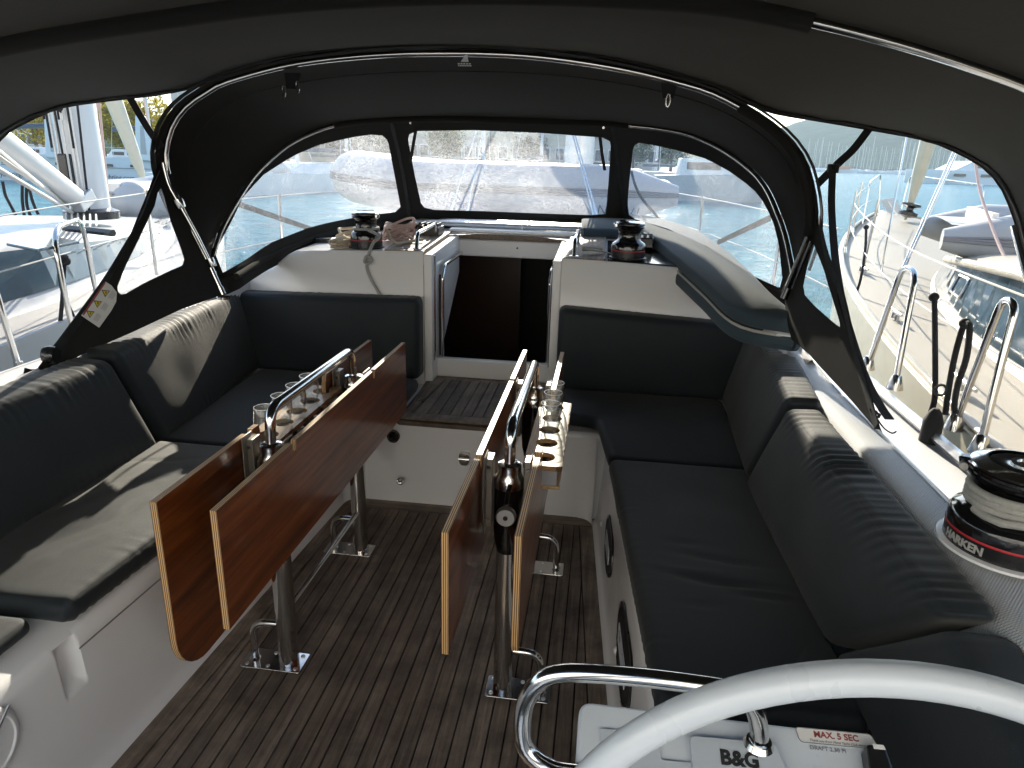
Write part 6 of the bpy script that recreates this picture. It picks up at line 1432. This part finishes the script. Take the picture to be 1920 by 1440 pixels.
# small yachts with bare masts: one built, the others copies
def small_yacht(loc, L, label, group, mh=12., lines=True):
    x, y, z = loc; B = thing('moored_yacht', label, 'yacht', loc, group); g_ = G(); secs = []
    for t in np.linspace(0, 1, 9):
        w_ = L*.16*(1-max(0, (t-.4)/.6)**2); secs.append([(x+s_*w_*k, y-L*.5+L*t, z+zz) for s_, k, zz in ((-1, .3, -.3), (-1, .95, 0), (-1, 1, L*.1), (1, 1, L*.1), (1, .95, 0), (1, .3, -.3))])
    g_.loft(secs, False, 0, True); obj('hull', g_, 'far_hull', B, 40)
    g_ = G(); g_.prism([(x-L*.1, y-L*.25, z+L*.1), (x-L*.1, y+L*.22, z+L*.1), (x-L*.085, y+L*.12, z+L*.15), (x-L*.085, y-L*.25, z+L*.15)], (L*.19, 0, 0)); obj('cabin', g_, 'far_hull', B, 0)
    g_ = G(); g_.box((x, y-L*.26, z+L*.19), (L*.2, L*.16, L*.015)); obj('bimini', g_, 'far_dark', B, 0)
    g_ = G(); g_.lathe([(.11, 0), (.09, mh)], (x, y+L*.05, z+L*.1), 6); m_ = obj('mast', g_, 'far_mast', B)
    g_ = G(); g_.tube([(x, y+L*.05, z+L*.22), (x, y-L*.3, z+L*.22)], .14, 6); obj('boom', g_, 'sail_cover', m_)
    g_ = G(); g_.tube([(x, y+L*.5, z+L*.11), (x, y+L*.05, z+mh)], .03, 4); g_.tube([(x, y-L*.48, z+L*.1), (x, y+L*.05, z+mh)], .02, 4); obj('stay', g_, 'far_mast', m_)
    return B
far0 = small_yacht((0, 0, 0), 12.5, 'white yacht with bare mast in the crowded far marina under the hill', 'yachts in the far marina', 16.)
random.seed(4); n_ = 0
for px in np.linspace(1500, 2010, 78):
    dd = random.uniform(430, 560); p = AZ(px+random.uniform(-3, 3), 0, 0) if False else AY(px+random.uniform(-3, 3), 315, dd)
    o = far0 if n_ == 0 else copy_tree(far0); n_ += 1; o.location = (p.x, dd, WZ); s = random.uniform(.75, 1.25); o.scale = (s, s, s); o.rotation_euler.z = random.uniform(-.5, .5)+(math.pi if random.random() < .5 else 0)
near0 = small_yacht((0, 0, 0), 11, 'white yacht with bare mast moored off the quay ahead, seen through the sprayhood', 'yachts moored ahead', 13.)
for k, (px, dd) in enumerate(((470, 38), (570, 42), (650, 50), (905, 52), (1010, 50), (1100, 52), (1230, 55), (1380, 60))):
    p = AY(px, 315, dd); o = near0 if k == 0 else copy_tree(near0); o.location = (p.x, dd, WZ); o.rotation_euler.z = random.uniform(-.4, .4)+math.pi*(k % 2)
random.seed(7)
# dark grey motor boat seen through the starboard pane
p = AZ(1325, 376, WZ); MBt = thing('motor_boat', 'dark grey hulled motor boat lying beyond our dinghy', 'motor boat', (p.x, p.y, WZ)); Ln = 7.
g = G(); secs = []
for t in np.linspace(0, 1, 10): w_ = 1.6*(1-max(0, (t-.4)/.6)**2); secs.append([(p.x-Ln/2+Ln*t, p.y-w_*k, WZ+z) for k, z in ((.3, -.3), (.9, 0), (1, 1.5+.3*t), (-1, 1.5+.3*t), (-.9, 0), (-.3, -.3))])
g.loft(secs, False, 0, True); obj('hull', g, 'dinghy_grey_dark', MBt, 40)
g = G(); g.prism([(p.x-Ln*.3, p.y-1.2, WZ+1.5), (p.x+Ln*.25, p.y-1.2, WZ+1.6), (p.x+Ln*.1, p.y-1.1, WZ+2.6), (p.x-Ln*.28, p.y-1.1, WZ+2.6)], (0, 2.4, 0)); obj('cabin', g, 'far_hull', MBt, 0, .05)
g = G(); g.box((p.x-Ln*.08, p.y-1.17, WZ+2.15), (Ln*.3, .06, .45)); obj('cabin_window', g, 'dark_pane', MBt, 0)
# catamaran across the bay
p = AZ(1812, 345, WZ); CT_ = thing('catamaran', 'white catamaran with dark awning anchored across the bay', 'catamaran', (p.x, p.y, WZ)); Ln = 21.
for k in (-1, 1):
    g = G(); secs = []
    for t in np.linspace(0, 1, 10): w_ = 1.3*(1-max(0, (t-.3)/.7)**2*.9); secs.append([(p.x+Ln/2-Ln*t, p.y+k*4-w_*q, WZ+z) for q, z in ((.4, -.4), (.9, 0), (1, 2.6), (-1, 2.6), (-.9, 0), (-.4, -.4))])
    g.loft(secs, False, 0, True); hl_ = obj('hull', g, 'far_hull', CT_, 40)
    for x in (-4, 1, 5): g = G(); g.box((p.x+x, p.y+k*4-1.33, WZ+1.7), (2.2, .1, .5)); obj('hull_window', g, 'dark_pane', hl_, 0)
g = G(); g.prism([(p.x-5, p.y-4.6, WZ+2.5), (p.x+8, p.y-4.6, WZ+2.5), (p.x+7, p.y-4.4, WZ+4.4), (p.x-1.5, p.y-4.4, WZ+4.4)], (0, 9, 0)); cb = obj('cabin', g, 'far_hull', CT_, 0, .1)
g = G(); g.box((p.x+2.5, p.y-4.56, WZ+3.5), (7, .2, .8)); obj('cabin_window', g, 'dark_pane', cb, 0)
g = G(); g.box((p.x+3.5, p.y, WZ+6.6), (8.5, 8, .35)); aw = obj('awning', g, 'sail_cover', CT_, 0)
for x in (0, 7): g = G(); g.tube([(p.x+x, p.y-3.5, WZ+4.3), (p.x+x, p.y-3.5, WZ+6.5)], .08, 5); obj('awning_post', g, 'far_mast', aw)
g = G(); g.lathe([(.2, 2.6), (.15, 24)], (p.x-1, p.y, WZ), 8); obj('mast', g, 'far_mast', CT_)
g = G(); g.box((p.x+8.6, p.y-4.2, WZ+3.0), (2.6, 1, .8)); obj('blue_cover', g, 'blue_cover', CT_, 0, .1)
# little orange boat
p = AZ(1583, 324.5, WZ); OB = thing('small_boat', 'small orange-brown boat out on the bay below the hill', 'boat', (p.x, p.y, WZ)); Ln = 13.
g = G(); secs = []
for t in np.linspace(0, 1, 8): w_ = 2.*(1-max(0, (t-.4)/.6)**2); secs.append([(p.x-Ln/2+Ln*t, p.y-w_*k, WZ+z) for k, z in ((.5, -.3), (1, 1.6+.5*t), (-1, 1.6+.5*t), (-.5, -.3))])
g.loft(secs, False, 0, True); obj('hull', g, 'far_hull', OB, 40)
g = G(); g.box((p.x-1, p.y, WZ+2.6), (7, 2.6, 1.8)); obj('cabin', g, 'orange_hull', OB, 0, .2)
# ================================================================== air over the bay
g = G(); g.box((0, 700, 90.), (3840, 2440, 184.)); hz = obj('haze', g, 'concrete', None, 0); hz.data.materials.clear()
m = bpy.data.materials.new('haze_air'); m.use_nodes = True; t = m.node_tree; t.nodes.remove(t.nodes['Principled BSDF']); pv = t.nodes.new('ShaderNodeVolumePrincipled')
pv.inputs['Color'].default_value = (.74, .88, 1, 1); pv.inputs['Density'].default_value = .00048; pv.inputs['Anisotropy'].default_value = 0.
t.links.new(pv.outputs[0], t.nodes['Material Output'].inputs['Volume']); hz.data.materials.append(m); tag(hz, kind='stuff')
